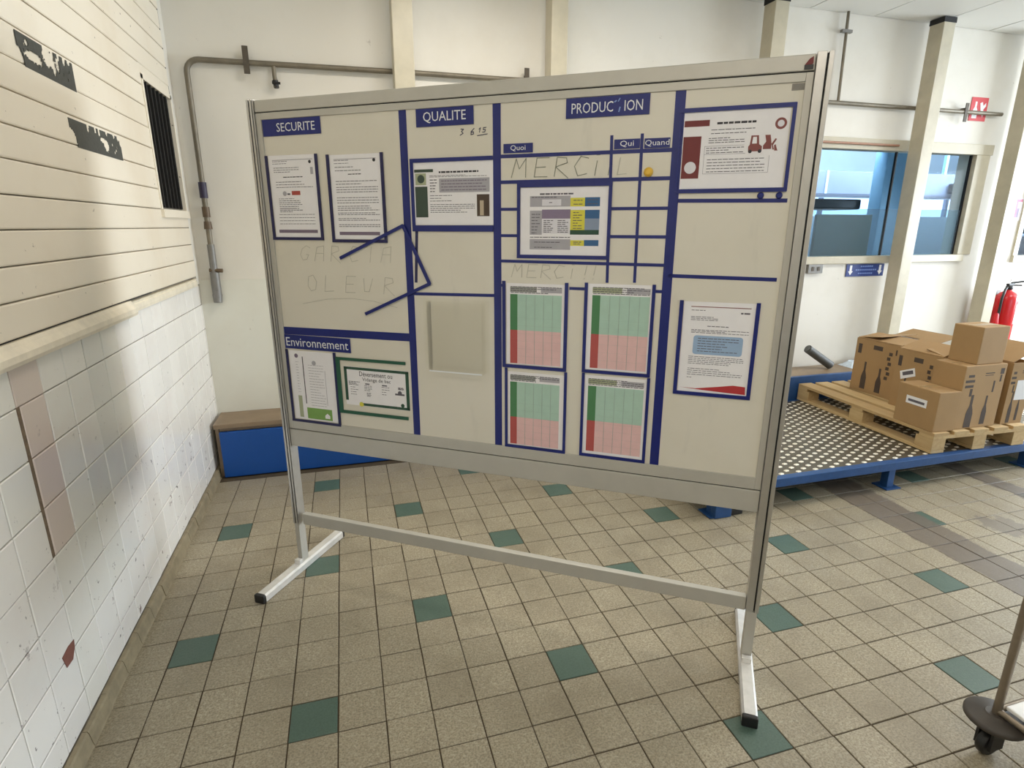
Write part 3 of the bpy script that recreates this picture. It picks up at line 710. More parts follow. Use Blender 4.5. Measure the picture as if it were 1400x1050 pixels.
# 2
t = sheet(.310, .524, 1.500, 1.798, 'text-only notice second in row under the SECURITE plate')
R(t, 'rule', 'rule', .328, .505, 1.781, 1.783); lines(t, .328, .39, 1.778, 1.768, 2, .0018); disc(t, 'logo', 'ink_dark', .497, 1.776, .006)
lines(t, .330, .44, 1.755, 1.743, 2, .002, 'ink_dark', 2); lines(t, .385, .44, 1.730, 1.730, 1, .003, 'ink_dark')
for i, (a, b, n) in enumerate(((1.706, 1.696, 2), (1.685, 1.668, 3), (1.648, 1.630, 3), (1.618, 1.604, 3), (1.594, 1.588, 2), (1.574, 1.568, 2), (1.552, 1.545, 2))): lines(t, .330, .508, a, b, n, .0022, 'ink', 20 + i)
R(t, 'footer_bar', 'mauve', .330, .505, 1.514, 1.526)
uframe('U-shaped dark blue strip frame around the text-only notice', .297, .536, 1.487, 1.800)
# 3: quality sheet
t = sheet(.648, .953, 1.551, 1.761, 'landscape quality sheet with dark green column and small photo')
R(t, 'heading_bar', 'dgreen', .657, .730, 1.728, 1.738); R(t, 'side_block', 'dgreen', .658, .706, 1.577, 1.681); R(t, 'side_picture', 'sage', .660, .702, 1.686, 1.725); disc(t, 'emblem', 'dgreen', .682, 1.706, .014, 1)
lines(t, .752, .90, 1.727, 1.727, 1, .006, 'ink_dark', 1); lines(t, .715, .93, 1.716, 1.712, 2, .0016, 'ink', 4)
R(t, 'table', 'grey', .752, .940, 1.660, 1.706); lines(t, .716, .745, 1.702, 1.664, 5, .003, 'ink', 9); lines(t, .76, .93, 1.698, 1.668, 4, .0028, 'mauve', 2, 1)
lines(t, .715, .80, 1.650, 1.632, 3, .002, 'ink', 12); lines(t, .715, .885, 1.620, 1.594, 5, .002, 'ink', 14)
R(t, 'photo', 'photo', .893, .939, 1.580, 1.652); R(t, 'photo_highlight', 'photolight', .904, .918, 1.583, 1.632, 1)
frame('dark blue strips boxing the landscape quality sheet', [((.642, 1.767), (.953, 1.767), .013), ((.648, 1.530), (.648, 1.773), .012), ((.643, 1.539), (.953, 1.539), .021)], 'blue')
# loose frame hanging askew
frame('loose U-shaped blue strip hanging tilted across the SECURITE column', [((.326, 1.428), (.606, 1.549), .012), ((.604, 1.550), (.704, 1.341), .013), ((.706, 1.344), (.422, 1.218), .012)], 'blue', .003)
# acrylic pocket
t = bthing('acrylic_pocket', 'empty clear acrylic document pocket under the quality sheet', 'document holder', .672, 1.02)
MB().box(0, .262, -.003, -.001, 0, .27).build('back_sheet', M['acrylic'], t)
MB().box(.03, .245, -.034, -.0315, 0, .262).build('front_sheet', M['acrylic'], t)
for x in (.028, .2455): MB().box(x, x + .0025, -.034, -.003, 0, .262).build('side_sheet', M['acrylic'], t)
MB().box(.03, .245, -.034, -.003, -.003, 0).build('bottom_sheet', M['acrylic'], t)
MB().box(.031, .244, -.0352, -.0342, -.001, .004).build('front_lip', M['film'], t)
# environment sheets
t = sheet(.035, .255, .749, 1.048, 'tall environment sheet with green block at its foot')
disc(t, 'logo', 'mauve', .070, 1.026, .009); R(t, 'green_block', 'lime', .100, .224, .754, .803); MB().prism([(.154, .013), (.178, .013), (.178, .026), (.166, .036), (.154, .026)], -.0019, -.0017).build('house_pictogram', M['paper'], t)
R(t, 'green_stripe', 'sage', .061, .080, .757, .853); R(t, 'line', 'ink_dark', .098, .102, .82, 1.024); lines(t, .125, .20, .99, .815, 16, .0016, 'rule', 3); disc(t, 'picture', 'grey', .155, 1.0, .010); lines(t, .064, .078, 1.0, .87, 12, .0015, 'rule', 5); R(t, 'line', 'rule', .205, .2065, .82, .97)
uframe('U-shaped dark blue strip frame around the tall environment sheet', .020, .266, .735, 1.052)
t = sheet(.300, .594, .838, 1.0, 'landscape spill and drain-down sheet bordered in dark green')
for a, b, c, d in ((.299, .312, .857, .999), (.299, .594, .988, .999), (.580, .594, .840, .999), (.365, .594, .839, .850)): R(t, 'border', 'deepgreen', a, b, c, d)
txt(t, 'Déversement ou', .020, .446, .9735, .150); txt(t, 'Vidange de bac', .019, .448, .949, .130)
for q, (a, b, c, d) in enumerate(((.318, .37, .938, .925), (.325, .36, .915, .885), (.39, .425, .925, .905), (.40, .42, .895, .882), (.47, .505, .925, .895), (.545, .57, .93, .922))): lines(t, a, b, c, d, 4, .0022, 'ink', 40 + q)
R(t, 'pictogram', 'ink', .395, .415, .930, .935); R(t, 'pictogram', 'ink', .472, .495, .930, .935); R(t, 'pictogram', 'ink', .530, .572, .898, .905); disc(t, 'pictogram', 'ink', .552, .908, .009, 1)
MB().disc(.372 - .300, .844 - .838, .010, -.0022, -.0020).build('logo', M['yellow'], t); disc(t, 'logo', 'deepgreen', .562, .857, .008, 1)
frame('dark green strip bracket open at its end around spill sheet', [((.264, 1.030), (.584, 1.032), .012), ((.274, .799), (.274, 1.036), .019), ((.268, .805), (.586, .806), .013)], 'green_strip')
# production table sheet
t = sheet(1.051, 1.351, 1.453, 1.670, 'sheet with yellow and blue tables in PRODUCTION area')
lines(t, 1.118, 1.29, 1.649, 1.649, 1, .005, 'ink', 1)
for a in ((1.084, 1.222, 1.609, 1.643, 'grey'), (1.222, 1.270, 1.609, 1.636, 'yellow'), (1.270, 1.319, 1.609, 1.637, 'blueprint'), (1.084, 1.126, 1.519, 1.597, 'grey'), (1.126, 1.223, 1.571, 1.600, 'purple'), (1.126, 1.223, 1.523, 1.571, 'cellw'),
          (1.223, 1.271, 1.535, 1.598, 'yellow'), (1.271, 1.319, 1.571, 1.598, 'blueprint'), (1.271, 1.319, 1.535, 1.571, 'greyblue'), (1.223, 1.319, 1.520, 1.535, 'deepgreen'), (1.084, 1.225, 1.471, 1.505, 'grey'), (1.225, 1.271, 1.484, 1.502, 'yellow'), (1.271, 1.319, 1.484, 1.503, 'blueprint')):
    R(t, 'table_cell', a[4], *a[:4])
R(t, 'table_cell', 'cellw', 1.126, 1.191, 1.612, 1.632, 1)
for q, (a, b, c, d, n) in enumerate(((1.09, 1.21, 1.639, 1.639, 1), (1.15, 1.166, 1.622, 1.622, 1), (1.232, 1.262, 1.628, 1.616, 2), (1.278, 1.312, 1.629, 1.617, 2), (1.09, 1.12, 1.585, 1.525, 7), (1.132, 1.165, 1.565, 1.528, 7), (1.180, 1.216, 1.565, 1.528, 7), (1.232, 1.262, 1.59, 1.54, 7), (1.10, 1.19, 1.495, 1.478, 2), (1.235, 1.262, 1.496, 1.49, 2), (1.085, 1.31, 1.511, 1.511, 1))): lines(t, a, b, c, d, n, .0024, 'ink', 60 + q, 2)
uframe('blue strip frame around the sheet with yellow and blue tables', 1.039, 1.357, 1.441, 1.683, .011, .012, 'blue', True)
# four chart sheets
def chart(s0, s1, z0, z1, gx0, gx1, gz, gb, lx, where, seed):
    t = sheet(s0, s1, z0, z1, 'green and red chart sheet, ' + where)
    zt = z1 - .038; mid = gz
    R(t, 'heading', 'greyhd' if seed % 2 else 'sage', gx0, gx0 + (lx - gx0) * .52, z1 - .030, z1 - .012); R(t, 'heading', 'grey', gx0 + (lx - gx0) * .60, lx, z1 - .030, z1 - .012)
    lines(t, gx0 + .002, lx - .002, z1 - .012, z1 - .032, 4, .0024, 'ink', 80 + seed, 1)
    R(t, 'dark_green_scale', 'cgreen', gx0, gx1, mid, zt); R(t, 'red_scale', 'cred', gx0, gx1, gb, mid)
    R(t, 'pale_green_zone', 'lgreen', gx1, lx, mid, zt); R(t, 'pink_zone', 'lpink', gx1, lx, gb, mid)
    m = MB(); y = -.0014 - t['_y'] - .0006
    for k in range(1, 5):
        x = gx1 + (lx - gx1) * k / 5; m.box(x - s0 - .0006, x - s0 + .0006, y, y + .0002, gb - z0, zt - z0)
    for k in range(1, 7):
        z = gb + (zt - gb) * k / 9; m.box(gx1 - s0, lx - s0, y, y + .0001, z - z0 - .00012, z - z0 + .00012)
    m.build('grid_lines', M['gridline'], t)
    return t
chart(1.000, 1.213, 1.065, 1.355, 1.014, 1.041, 1.190, 1.068, 1.201, 'upper left of the four', 1)
chart(1.290, 1.502, 1.067, 1.362, 1.306, 1.333, 1.192, 1.073, 1.496, 'upper right of the four', 2)
chart(1.005, 1.216, .753, 1.036, 1.014, 1.040, .863, .756, 1.200, 'lower left of the four', 3)
chart(1.290, 1.503, .753, 1.046, 1.303, 1.332, .880, .764, 1.495, 'lower right of the four', 4)
uframe('blue strip frame around the upper left chart sheet', .985, 1.223, 1.051, 1.362, .012, .012, 'blue')
uframe('blue strip frame around the upper right chart sheet', 1.279, 1.512, 1.055, 1.365, .011, .011, 'blue')
uframe('blue strip frame around the lower left chart sheet', .994, 1.227, .741, 1.049, .010, .011, 'blue')
uframe('blue strip frame around the lower right chart sheet', 1.280, 1.514, .743, 1.053, .010, .011, 'blue')
t = tag(MB().lathe([(.0135, 0), (.0145, .004), (.0125, .010), (.006, .012)], axis='y', n=20).build('round_magnet', M['magnet'], None, (BX + 1.466 * cos(BR), BY + 1.466 * sin(BR), 1.708), BR), 'round yellow magnet under the Quand plate', 'magnet')
t.rotation_euler = (0, 0, BR + pi)
t.location = (BX + 1.466 * cos(BR) + .0005 * sin(BR), BY + 1.466 * sin(BR) - .0005 * cos(BR), 1.708)
# forklift sheet
t = sheet(1.561, 1.849, 1.654, 1.871, 'landscape sheet with small red forklift picture at top right of whiteboard')
R(t, 'heading_bar', 'maroon', 1.563, 1.634, 1.831, 1.848); R(t, 'side_block', 'maroon', 1.563, 1.614, 1.686, 1.804); disc(t, 'round_picture', 'cellw', 1.588, 1.717, .017, 1)
lines(t, 1.655, 1.762, 1.8375, 1.8375, 1, .006, 'ink_dark', 1); disc(t, 'round_emblem', 'brownred', 1.827, 1.829, .0155); disc(t, 'round_emblem_centre', 'cellw', 1.827, 1.829, .009, 1)
lines(t, 1.64, 1.76, 1.820, 1.810, 2, .002, 'ink', 3); lines(t, 1.635, 1.735, 1.797, 1.785, 3, .002, 'ink', 4); lines(t, 1.63, 1.735, 1.770, 1.757, 3, .002, 'ink', 5)
for a in ((1.625, 1.626, 1.698, 1.776), (1.805, 1.806, 1.698, 1.745), (1.625, 1.806, 1.698, 1.699), (1.625, 1.735, 1.775, 1.776), (1.625, 1.740, 1.752, 1.753)): R(t, 'box_outline', 'rule', *a)
lines(t, 1.635, 1.795, 1.738, 1.704, 5, .002, 'ink', 6)
def ricon(pts, nm='forklift_picture'):
    MB().prism([(a - 1.561, b - 1.654) for a, b in pts], -.0017, -.0015).build(nm, M['brownred'], t)
ricon([(1.747, 1.757), (1.783, 1.757), (1.783, 1.770), (1.775, 1.776), (1.772, 1.800), (1.752, 1.800), (1.750, 1.776), (1.746, 1.770)])
MB().prism([(1.7555 - 1.561, .124), (1.7685 - 1.561, .124), (1.767 - 1.561, .142), (1.757 - 1.561, .142)], -.0020, -.0018).build('forklift_window', M['paper'], t)
ricon([(1.786, 1.762), (1.808, 1.762), (1.808, 1.775), (1.803, 1.800), (1.789, 1.800), (1.793, 1.782), (1.786, 1.772)])
ricon([(1.812, 1.760), (1.816, 1.760), (1.812, 1.772), (1.821, 1.788), (1.817, 1.790), (1.808, 1.776)])
ricon([(1.817, 1.757), (1.826, 1.757), (1.824, 1.760), (1.819, 1.774), (1.815, 1.772)])
for s_ in (1.752, 1.778): MB().disc(s_ - 1.561, 1.757 - 1.654, .005, -.0020, -.0018, 12).build('wheel_print', M['ink_dark'], t)
frame('blue strip frame around the forklift sheet', [((1.545, 1.876), (1.862, 1.876), .012), ((1.858, 1.645), (1.858, 1.881), .010), ((1.553, 1.650), (1.862, 1.650), .012), ((1.551, 1.65), (1.551, 1.88), .006)], 'blue')
for s_, lb in ((1.794, 'blue round magnet left of its pair under forklift sheet'), (1.844, 'blue round magnet right of its pair under forklift sheet')):
    o = MB().lathe([(.0085, 0), (.0095, .004), (.007, .009)], axis='y', n=16).build('blue_magnet', M['blue'], None, (BX + s_ * cos(BR), BY + s_ * sin(BR), 1.634), BR + pi); tag(o, lb, 'magnet', 'blue round magnets')
# letter with blue box
t = sheet(1.604, 1.820, 1.018, 1.316, 'letter with pale blue text box and red swoosh')
R(t, 'rule', 'brownred', 1.626, 1.805, 1.299, 1.3015); lines(t, 1.628, 1.70, 1.289, 1.289, 1, .002); lines(t, 1.776, 1.803, 1.284, 1.284, 1, .005, 'ink'); lines(t, 1.628, 1.71, 1.268, 1.258, 3, .0018, 'ink', 2)
lines(t, 1.68, 1.76, 1.239, 1.239, 1, .0024, 'ink'); lines(t, 1.632, 1.805, 1.226, 1.217, 3, .0018, 'ink', 3)
n = 6; pts = []
for cxx, czz, a0 in ((1.782, 1.199, 0), (1.650, 1.199, 90), (1.650, 1.155, 180), (1.782, 1.155, 270)): pts += [(cxx + .009 * cos(radians(a0 + 90 * q / 4)) - 1.604, czz + .009 * sin(radians(a0 + 90 * q / 4)) - 1.018) for q in range(5)]
MB().prism(pts, -.0015, -.0013).build('blue_text_box', M['skyblue'], t)
lines(t, 1.655, 1.778, 1.199, 1.157, 6, .0022, 'ink', 7, 1); lines(t, 1.630, 1.798, 1.138, 1.115, 5, .0018, 'ink', 8); lines(t, 1.630, 1.798, 1.098, 1.078, 4, .0018, 'ink', 9); lines(t, 1.630, 1.655, 1.068, 1.068, 1, .0018, 'ink', 9)
MB().prism([(1.610 - 1.604, .014), (1.66 - 1.604, .013), (1.73 - 1.604, .024), (1.775 - 1.604, .032), (1.812 - 1.604, .030), (1.814 - 1.604, .004), (1.75 - 1.604, .006), (1.68 - 1.604, .009)], -.0015, -.0013).build('red_swoosh', M['swoosh'], t)
uframe('U-shaped blue strip frame around the letter with red swoosh', 1.590, 1.830, 1.007, 1.319, .012, .012, 'blue')

# ------------------------------------------------------------------ platform scale, pallet, boxes
PZ = .18
def platform():
    t = thing('loading_platform', 'low blue steel platform with aluminium checker plate deck', 'platform', (1.62, -.02, 0))
    L, D = 3.35, 1.20
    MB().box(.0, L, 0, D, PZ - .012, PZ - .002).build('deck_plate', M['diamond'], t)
    for a in ((0, L, -.025, .02), (0, L, D - .02, D + .003)): MB().box(a[0], a[1], a[2], a[3], PZ - .052, PZ, .004).build('edge_beam', M['blue_steel'], t)
    for a in ((-.02, .02), (L - .02, L + .02)): MB().box(a[0], a[1], .02, D - .02, PZ - .052, PZ, .004).build('edge_beam', M['blue_steel'], t)
    for x in (.06, 1.30, 2.48, 3.26):
        for y in (.0, D - .06):
            lg = MB().box(x, x + .05, y, y + .05, .006, PZ - .052, .003).build('leg', M['blue_steel'], t)
            MB().box(x - .03, x + .08, y - .03, y + .08, 0, .007, .002).build('foot_plate', M['blue_steel'], lg)
    MB().box(.055, .16, -.04, .0, .0, .10, .004).build('corner_guard', M['blue_steel'], t)
    MB().box(.16, .24, -.03, .06, .0, .035, .004).build('rubber_wedge', M['black_plastic'], t)
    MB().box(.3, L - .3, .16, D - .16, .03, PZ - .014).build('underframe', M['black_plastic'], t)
    # raised studs of the checker plate
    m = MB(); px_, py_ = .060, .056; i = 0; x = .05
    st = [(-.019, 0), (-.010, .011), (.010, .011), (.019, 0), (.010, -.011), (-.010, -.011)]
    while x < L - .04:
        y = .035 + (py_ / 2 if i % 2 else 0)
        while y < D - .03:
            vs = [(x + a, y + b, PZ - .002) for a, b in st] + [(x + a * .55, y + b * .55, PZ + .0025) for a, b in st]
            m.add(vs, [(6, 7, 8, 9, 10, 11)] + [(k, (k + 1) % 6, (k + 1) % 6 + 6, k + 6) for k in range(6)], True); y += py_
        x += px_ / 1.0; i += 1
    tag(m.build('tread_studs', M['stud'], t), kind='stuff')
platform()
t = thing('back_curb', 'long blue steel back curb of the platform, modelled as a separate piece', 'rail', (1.62, 1.205, 0))
MB().box(0, 3.35, 0, .03, .16, .366, .003).build('curb_plate', M['blue_steel'], t)  # platform's back curb split off as its own object, legs added
for x in (.1, 1.65, 3.2): MB().box(x, x + .06, .004, .026, 0, .16, .002).build('leg', M['blue_steel'], t)
PR = radians(-3.2); PX, PY = 3.245, -.005
def ploc(x, y, z): return (PX + x * cos(PR) - y * sin(PR), PY + x * sin(PR) + y * cos(PR), z)
PT = .132
def pallet():
    t = thing('wooden_pallet', 'pale wooden pallet lying on checker plate deck under the cardboard boxes', 'pallet', (PX, PY, PZ + .003), PR)
    Wd, Ln = .74, 1.195
    top = MB().box(-.058, .058, 0, Ln, 0, .02, .0015).mesh('slat', M['pallet'])
    for x in (.058, .214, .370, .526, .682): link('slat', top, t, (x, 0, PT - .02))
    cr = MB().box(0, Wd, -.05, .05, 0, .02, .0015).mesh('cross_board', M['pallet'])
    for y in (.05, Ln / 2, Ln - .05): link('cross_board', cr, t, (0, y, PT - .0402))
    bk = MB().box(-.05, .05, -.06, .06, 0, .07, .002).mesh('block', M['pallet'])
    for x in (.05, Wd / 2, Wd - .05):
        for y in (.06, Ln / 2, Ln - .06): link('block', bk, t, (x, y, .0216))
    rn = MB().box(-.05, .05, 0, Ln, 0, .021, .0015).mesh('runner', M['pallet'])
    for x in (.05, Wd / 2, Wd - .05): link('runner', rn, t, (x, 0, 0))
pallet()
BZ = PZ + .003 + PT + .0005
def bottle(m, x0, z0, h, r, y, flip=False):     # bottle silhouette print on a face lying in the local xz plane
    P = [(-r, 0), (r, 0), (r, h * .42), (r * .75, h * .55), (r * .36, h * .68), (r * .36, h), (-r * .36, h), (-r * .36, h * .68), (-r * .75, h * .55), (-r, h * .42)]
    return m.prism([(x0 + a, z0 + b) for a, b in P], y, y + .0006)
def carton(name, label, x, y, wx, wy, h, rot, prints='', opened=False, z=None):
    t = thing(name, label, 'box', ploc(x, y, BZ if z is None else z), PR + rot, 'cardboard boxes on the pallet')
    c = .005
    if opened:
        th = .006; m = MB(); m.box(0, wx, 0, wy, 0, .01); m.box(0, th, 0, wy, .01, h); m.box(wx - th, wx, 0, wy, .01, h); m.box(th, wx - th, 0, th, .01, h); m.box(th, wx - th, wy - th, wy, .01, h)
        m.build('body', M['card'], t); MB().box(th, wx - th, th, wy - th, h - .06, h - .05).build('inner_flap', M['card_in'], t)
    else:
        MB().box(0, wx, 0, wy, 0, h, c).build('body', M['card'], t)
        MB().box(.004, wx - .004, wy / 2 - .0012, wy / 2 + .0012, h, h + .0006).build('top_seam', M['card_print'], t)
        MB().box(.01, wx - .01, wy / 2 - .024, wy / 2 + .024, h - .0002, h + .0004).build('packing_tape', simple('tan packing tape', (176, 146, 102), .3), t)
    def pr(nm, turned, fn):
        m = MB(); fn(m); o = m.build(nm, M['card_print'], t)
        if turned: o.rotation_euler = (0, 0, -pi / 2); o.location = (0, wy, 0)
    if 'f' in prints:        # front face, y = 0
        pr('bottle_print', 0, lambda m: bottle(m, wx * .30, h * .02, h * .52, wx * .085, -.0007)); pr('bottle_print', 0, lambda m: bottle(m, wx * .66, h * .05, h * .46, wx * .06, -.0007))
        for a, b, c, d in ((.06, .26, .66, .70), (.05, .27, .74, .78), (.10, .24, .82, .86), (.20, .26, .52, .64), (.50, .72, .86, .875), (.50, .70, .83, .84), (.86, .95, .84, .93), (.88, .92, .72, .83), (.74, .78, .56, .74)):
            pr('print_mark', 0, lambda m: m.box(wx * a, wx * b, -.0007, 0, h * c, h * d))
    if 'l' in prints:        # left face, x = 0: u runs from back to front
        pr('bottle_print', 1, lambda m: bottle(m, wy * .28, h * .06, h * .52, wy * .06, -.0007))
        if 'L' in prints: pr('bottle_print', 1, lambda m: bottle(m, wy * .62, h * .06, h * .46, wy * .06, -.0007))
        for k in range(6): pr('print_mark', 1, lambda m: m.box(wy * (.72 + .03 * (k % 2)), wy * (.79 + .03 * (k % 2)), -.0007, 0, h * (.34 + .09 * k), h * (.40 + .09 * k)))
        for a, b, c, d in ((.88, .97, .82, .92), (.06, .14, .72, .90), (.40, .60, .84, .92)): pr('print_mark', 1, lambda m: m.box(wy * a, wy * b, -.0007, 0, h * c, h * d))
    return t
def flap(t, hinge, d1, d2, ln, ang):           # flap plate hinged on an edge from d1 to d2, opening direction given
    a, b = Vector(d1), Vector(d2); o = Vector(hinge) * ln; n = Vector((0, 0, .005))
    MB().add([a, b, b + o, a + o, a + n, b + n, b + o + n, a + o + n], [(0, 1, 2, 3), (4, 7, 6, 5), (0, 4, 5, 1), (1, 5, 6, 2), (2, 6, 7, 3), (3, 7, 4, 0)]).build('flap', M['card'], t)
# E small box with label
t = carton('cardboard_box', 'small plain carton with white label at pallet front corner', .004, .02, .165, .285, .255, 0)
lb = MB().box(-.0016, -.0004, .07, .215, .135, .185).build('white_label', M['sign_white'], t); MB().box(-.0020, -.0017, .085, .20, .150, .166).build('printed_line', M['ink'], lb)
# C front right carton with bottle prints
carton('cardboard_box', 'tall carton with bottle prints at pallet front carrying the small plain box', .178, .03, .335, .20, .41, radians(2), 'f')
# D box on top of C
carton('cardboard_box', 'plain closed box perched on top of the front bottle carton', .268, .045, .22, .18, .232, radians(3.5), '', z=BZ + .41 + .001)
# A2 middle carton with sticker
t = carton('cardboard_box', 'opened carton with slanted white shipping sticker, middle of the pallet', .255, .245, .285, .335, .405, radians(1.5), 'l', True)
s_ = MB().prism([(.045, .255), (.150, .300), (.165, .245), (.06, .20)], -.0016, -.0007).build('shipping_sticker', M['sign_white'], t); s_.rotation_euler = (0, 0, -pi / 2); s_.location = (0, .335, 0)
q = MB().prism([(.065, .252), (.140, .282), (.148, .258), (.073, .228)], -.0020, -.0017).build('printed_line', M['ink'], s_)
flap(t, Vector((-.25, 0, .10)).normalized(), (.0, .0, .405), (.0, .335, .405), .0001, 0)
flap(t, Vector((.8, 0, .25)).normalized(), (.01, .01, .41), (.01, .33, .41), .17, 0)
flap(t, Vector((0.1, .8, .12)).normalized(), (.02, .012, .412), (.265, .012, .412), .15, 0)
# A back carton with open flaps
t = carton('cardboard_box', 'opened carton with two bottle prints and raised flaps, farthest back on the pallet', .325, .615, .36, .385, .405, radians(3), 'lL', True)
flap(t, Vector((.9, 0, .12)).normalized(), (.0, .01, .407), (.0, .375, .407), .19, 0)
flap(t, Vector((-.02, -.6, .10)).normalized(), (.01, .383, .407), (.35, .383, .407), .20, 0)
flap(t, Vector((.75, .0, .16)).normalized(), (.355, .01, .407), (.355, .375, .407), .18, 0)
# F right carton
t = carton('cardboard_box', 'carton with raised dark flap at right end of the pallet', .575, .05, .165, .34, .405, radians(-1), 'f', True)
flap(t, Vector((.6, -.0, .30)).normalized(), (.0, .006, .406), (.0, .33, .406), .22, 0)
MB().box(.06, .15, -.0016, -.0009, .16, .29).build('white_label', M['sign_white'], t)
# slanted tube and plastic on the bench
o = MB().tube([(3.82, 1.40, .385), (3.575, 1.42, .54)], .036, 16).tube([(3.577, 1.4199, .539), (3.568, 1.4204, .5435)], [.027, .027], 16)
tag(o.build('slanted_tube', M['rubber_grey']), 'thick dark grey tube slanting up from bench behind the pallet', 'tube')
m = MB()
g = [[(4.0 + .5 * i / 8, 1.30 + .2 * j / 4, .357 + (0 if i in (0,) else random.uniform(.004, .04))) for i in range(9)] for j in range(5)]
for j in range(4):
    for i in range(8): m.quad(g[j][i], g[j][i + 1], g[j + 1][i + 1], g[j + 1][i])
tag(m.build('plastic_sheet', M['plastic_wrap']), 'crumpled pale plastic sheet on bench behind the boxes', 'plastic sheet')

# ------------------------------------------------------------------ right-hand wall items
def wall_sign():
    t = thing('wall_sign', 'small blue sign with two white arrows below the window', 'sign', (3.985, 1.548, 1.128))
    MB().box(0, .41, -.006, 0, 0, .105, .001).build('plate', M['sign_blue'], t)
    for x in (.045, .365):
        MB().prism([(x - .012, .095), (x + .012, .095), (x + .012, .045), (x + .026, .045), (x, .012), (x - .026, .045), (x - .012, .045)], -.0068, -.0061).build('arrow', M['sign_white'], t)
    m = MB()
    for a, b, z in ((.15, .27, .085), (.10, .315, .055), (.13, .28, .025)):
        x = a
        while x < b: m.box(x, x + .018, -.0068, -.0061, z - .006, z + .006); x += .023
    m.build('printed_text', M['sign_bluetext'], t)
wall_sign()
t = thing('extinguisher_sign', 'red fire extinguisher sign high on wall behind the pipe', 'sign', (5.04, 1.549, 2.42))
MB().box(0, .19, -.004, 0, 0, .185, .001).build('plate', M['red_sign'], t)
m = MB(); bottle(m, .055, .02, .13, .028, -.0048); m.build('pictogram', M['sign_white'], t)
MB().prism([(.10, .14), (.125, .15), (.14, .12), (.165, .145), (.17, .12), (.145, .09), (.16, .06), (.15, .03), (.13, .06), (.115, .09)], -.0048, -.0042).build('flame_pictogram', M['sign_white'], t)
t = thing('wall_socket', 'small grey metal fitting on wall left of the blue arrow sign', 'socket', (3.56, 1.548, 1.165))
MB().box(0, .15, -.03, 0, 0, .075, .004).build('box_body', M['greysteel'], t); 
for x in (.045, .105): MB().box(x - .012, x + .012, -.034, -.03, .02, .055, .002).build('outlet', M['rust'], t)
t = thing('poster', 'small pink and purple printed notice beside the far window', 'poster', (5.79, 1.549, 1.60))
MB().box(0, .13, -.002, 0, 0, .2).build('paper', M['paper'], t)
MB().box(.01, .12, -.0026, -.0021, .165, .19).build('heading', M['pink_print'], t); MB().box(.05, .07, -.0026, -.0021, .03, .165).build('print_block', M['pink_print'], t); MB().box(.07, .10, -.0026, -.0021, .03, .11).build('print_block', M['purple'], t); lines_dummy = None
def extinguisher():
    t = thing('fire_extinguisher', 'red fire extinguisher with black hose hanging on white wall', 'fire extinguisher', (5.83, 1.44, .46))
    MB().box(-.03, .03, .085, .108, .2, .5).build('bracket', M['greysteel'], t)
    MB().lathe([(.05, .02), (.088, .03), (.09, .05), (.09, .42), (.084, .455), (.06, .485), (.032, .50), (.028, .515)], n=28).build('cylinder', M['red'], t)
    MB().lathe([(.082, 0), (.090, .006), (.090, .045)], n=28).build('foot_ring', M['black_plastic'], t)
    MB().lathe([(.026, .515), (.03, .52), (.03, .545), (.018, .555)], n=16).box(-.03, .045, -.014, .014, .552, .572, .004).build('valve', M['black_plastic'], t)
    MB().tube([(.02, 0, .575), (.13, -.03, .59)], [.010, .008]).tube([(.02, 0, .556), (.11, -.03, .553)], .007).build('handle', M['black_plastic'], t)
    MB().tube([(-.025, 0, .54), (-.075, -.02, .52), (-.108, -.03, .44), (-.115, -.035, .30), (-.112, -.03, .16)], .011).build('hose', M['black_plastic'], t)
    MB().tube([(-.125, -.02, .30), (-.135, -.03, .18), (-.13, -.03, .08)], [.022, .036, .03]).build('discharge_horn', M['red'], t)
    m = MB(); n = 10
    for k in range(n):
        a0, a1 = radians(-85 + 75 * k / n), radians(-85 + 75 * (k + 1) / n); r = .0912; z0 = .20 + .06 * sin(pi * k / n); z1 = .385
        m.quad((r * cos(a0), r * sin(a0), z0), (r * cos(a1), r * sin(a1), z0), (r * cos(a1), r * sin(a1), z1), (r * cos(a0), r * sin(a0), z1))
    m.build('label_band', M['sign_white'], t)
    MB().tube([(.0, 0, .585), (.0, .0, .61)], .003).build('pin', M['greysteel'], t)
extinguisher()

# ------------------------------------------------------------------ trolley at the right edge
def trolley():
    x0, x1, y0, y1 = 1.600, 2.10, -2.20, -1.525
    t = thing('wheeled_trolley', 'wheeled trolley with round rubber bumpers and white tray at right edge', 'trolley', (x0, y1, 0))
    dx, dy = x1 - x0, y0 - y1
    for i, (x, y) in enumerate(((0, 0), (dx, 0), (0, dy), (dx, dy))):
        MB().tube([(x, y, .14), (x, y, .86)], .0115, 14).build('leg', M['pole'], t)
        bp = MB().lathe([(.012, .118), (.070, .118), (.077, .124), (.077, .134), (.070, .140), (.03, .142), (.026, .148)], (x, y, 0), 28).build('bumper_disc', M['bumper'], t)
        cs = MB().lathe([(.02, .118), (.034, .112), (.034, .095), (.026, .09)], (x, y, 0), 18).box(x - .026, x + .026, y - .024, y - .016, .03, .1).box(x - .026, x + .026, y + .016, y + .024, .03, .1).build('caster', M['black_plastic'], t)
        MB().lathe([(.038, -.013), (.042, -.008), (.042, .008), (.038, .013)], (x, y, .042), 24, 'y').build('wheel', M['black_plastic'], cs)
    for a, b in (((0, 0, .158), (0, dy, .158)), ((dx, 0, .158), (dx, dy, .158)), ((0, 0, .158), (dx, 0, .158)), ((0, dy, .158), (dx, dy, .158)), ((0, 0, .84), (0, dy, .84)), ((dx, 0, .84), (dx, dy, .84))):
        MB().tube([a, b], .0095, 10).build('rail', M['pole'], t)
    for z in (.168, .85): MB().box(.012, dx - .012, dy + .012, -.012, z, z + .012, .004).build('tray', M['white_tray'], t)
trolley()

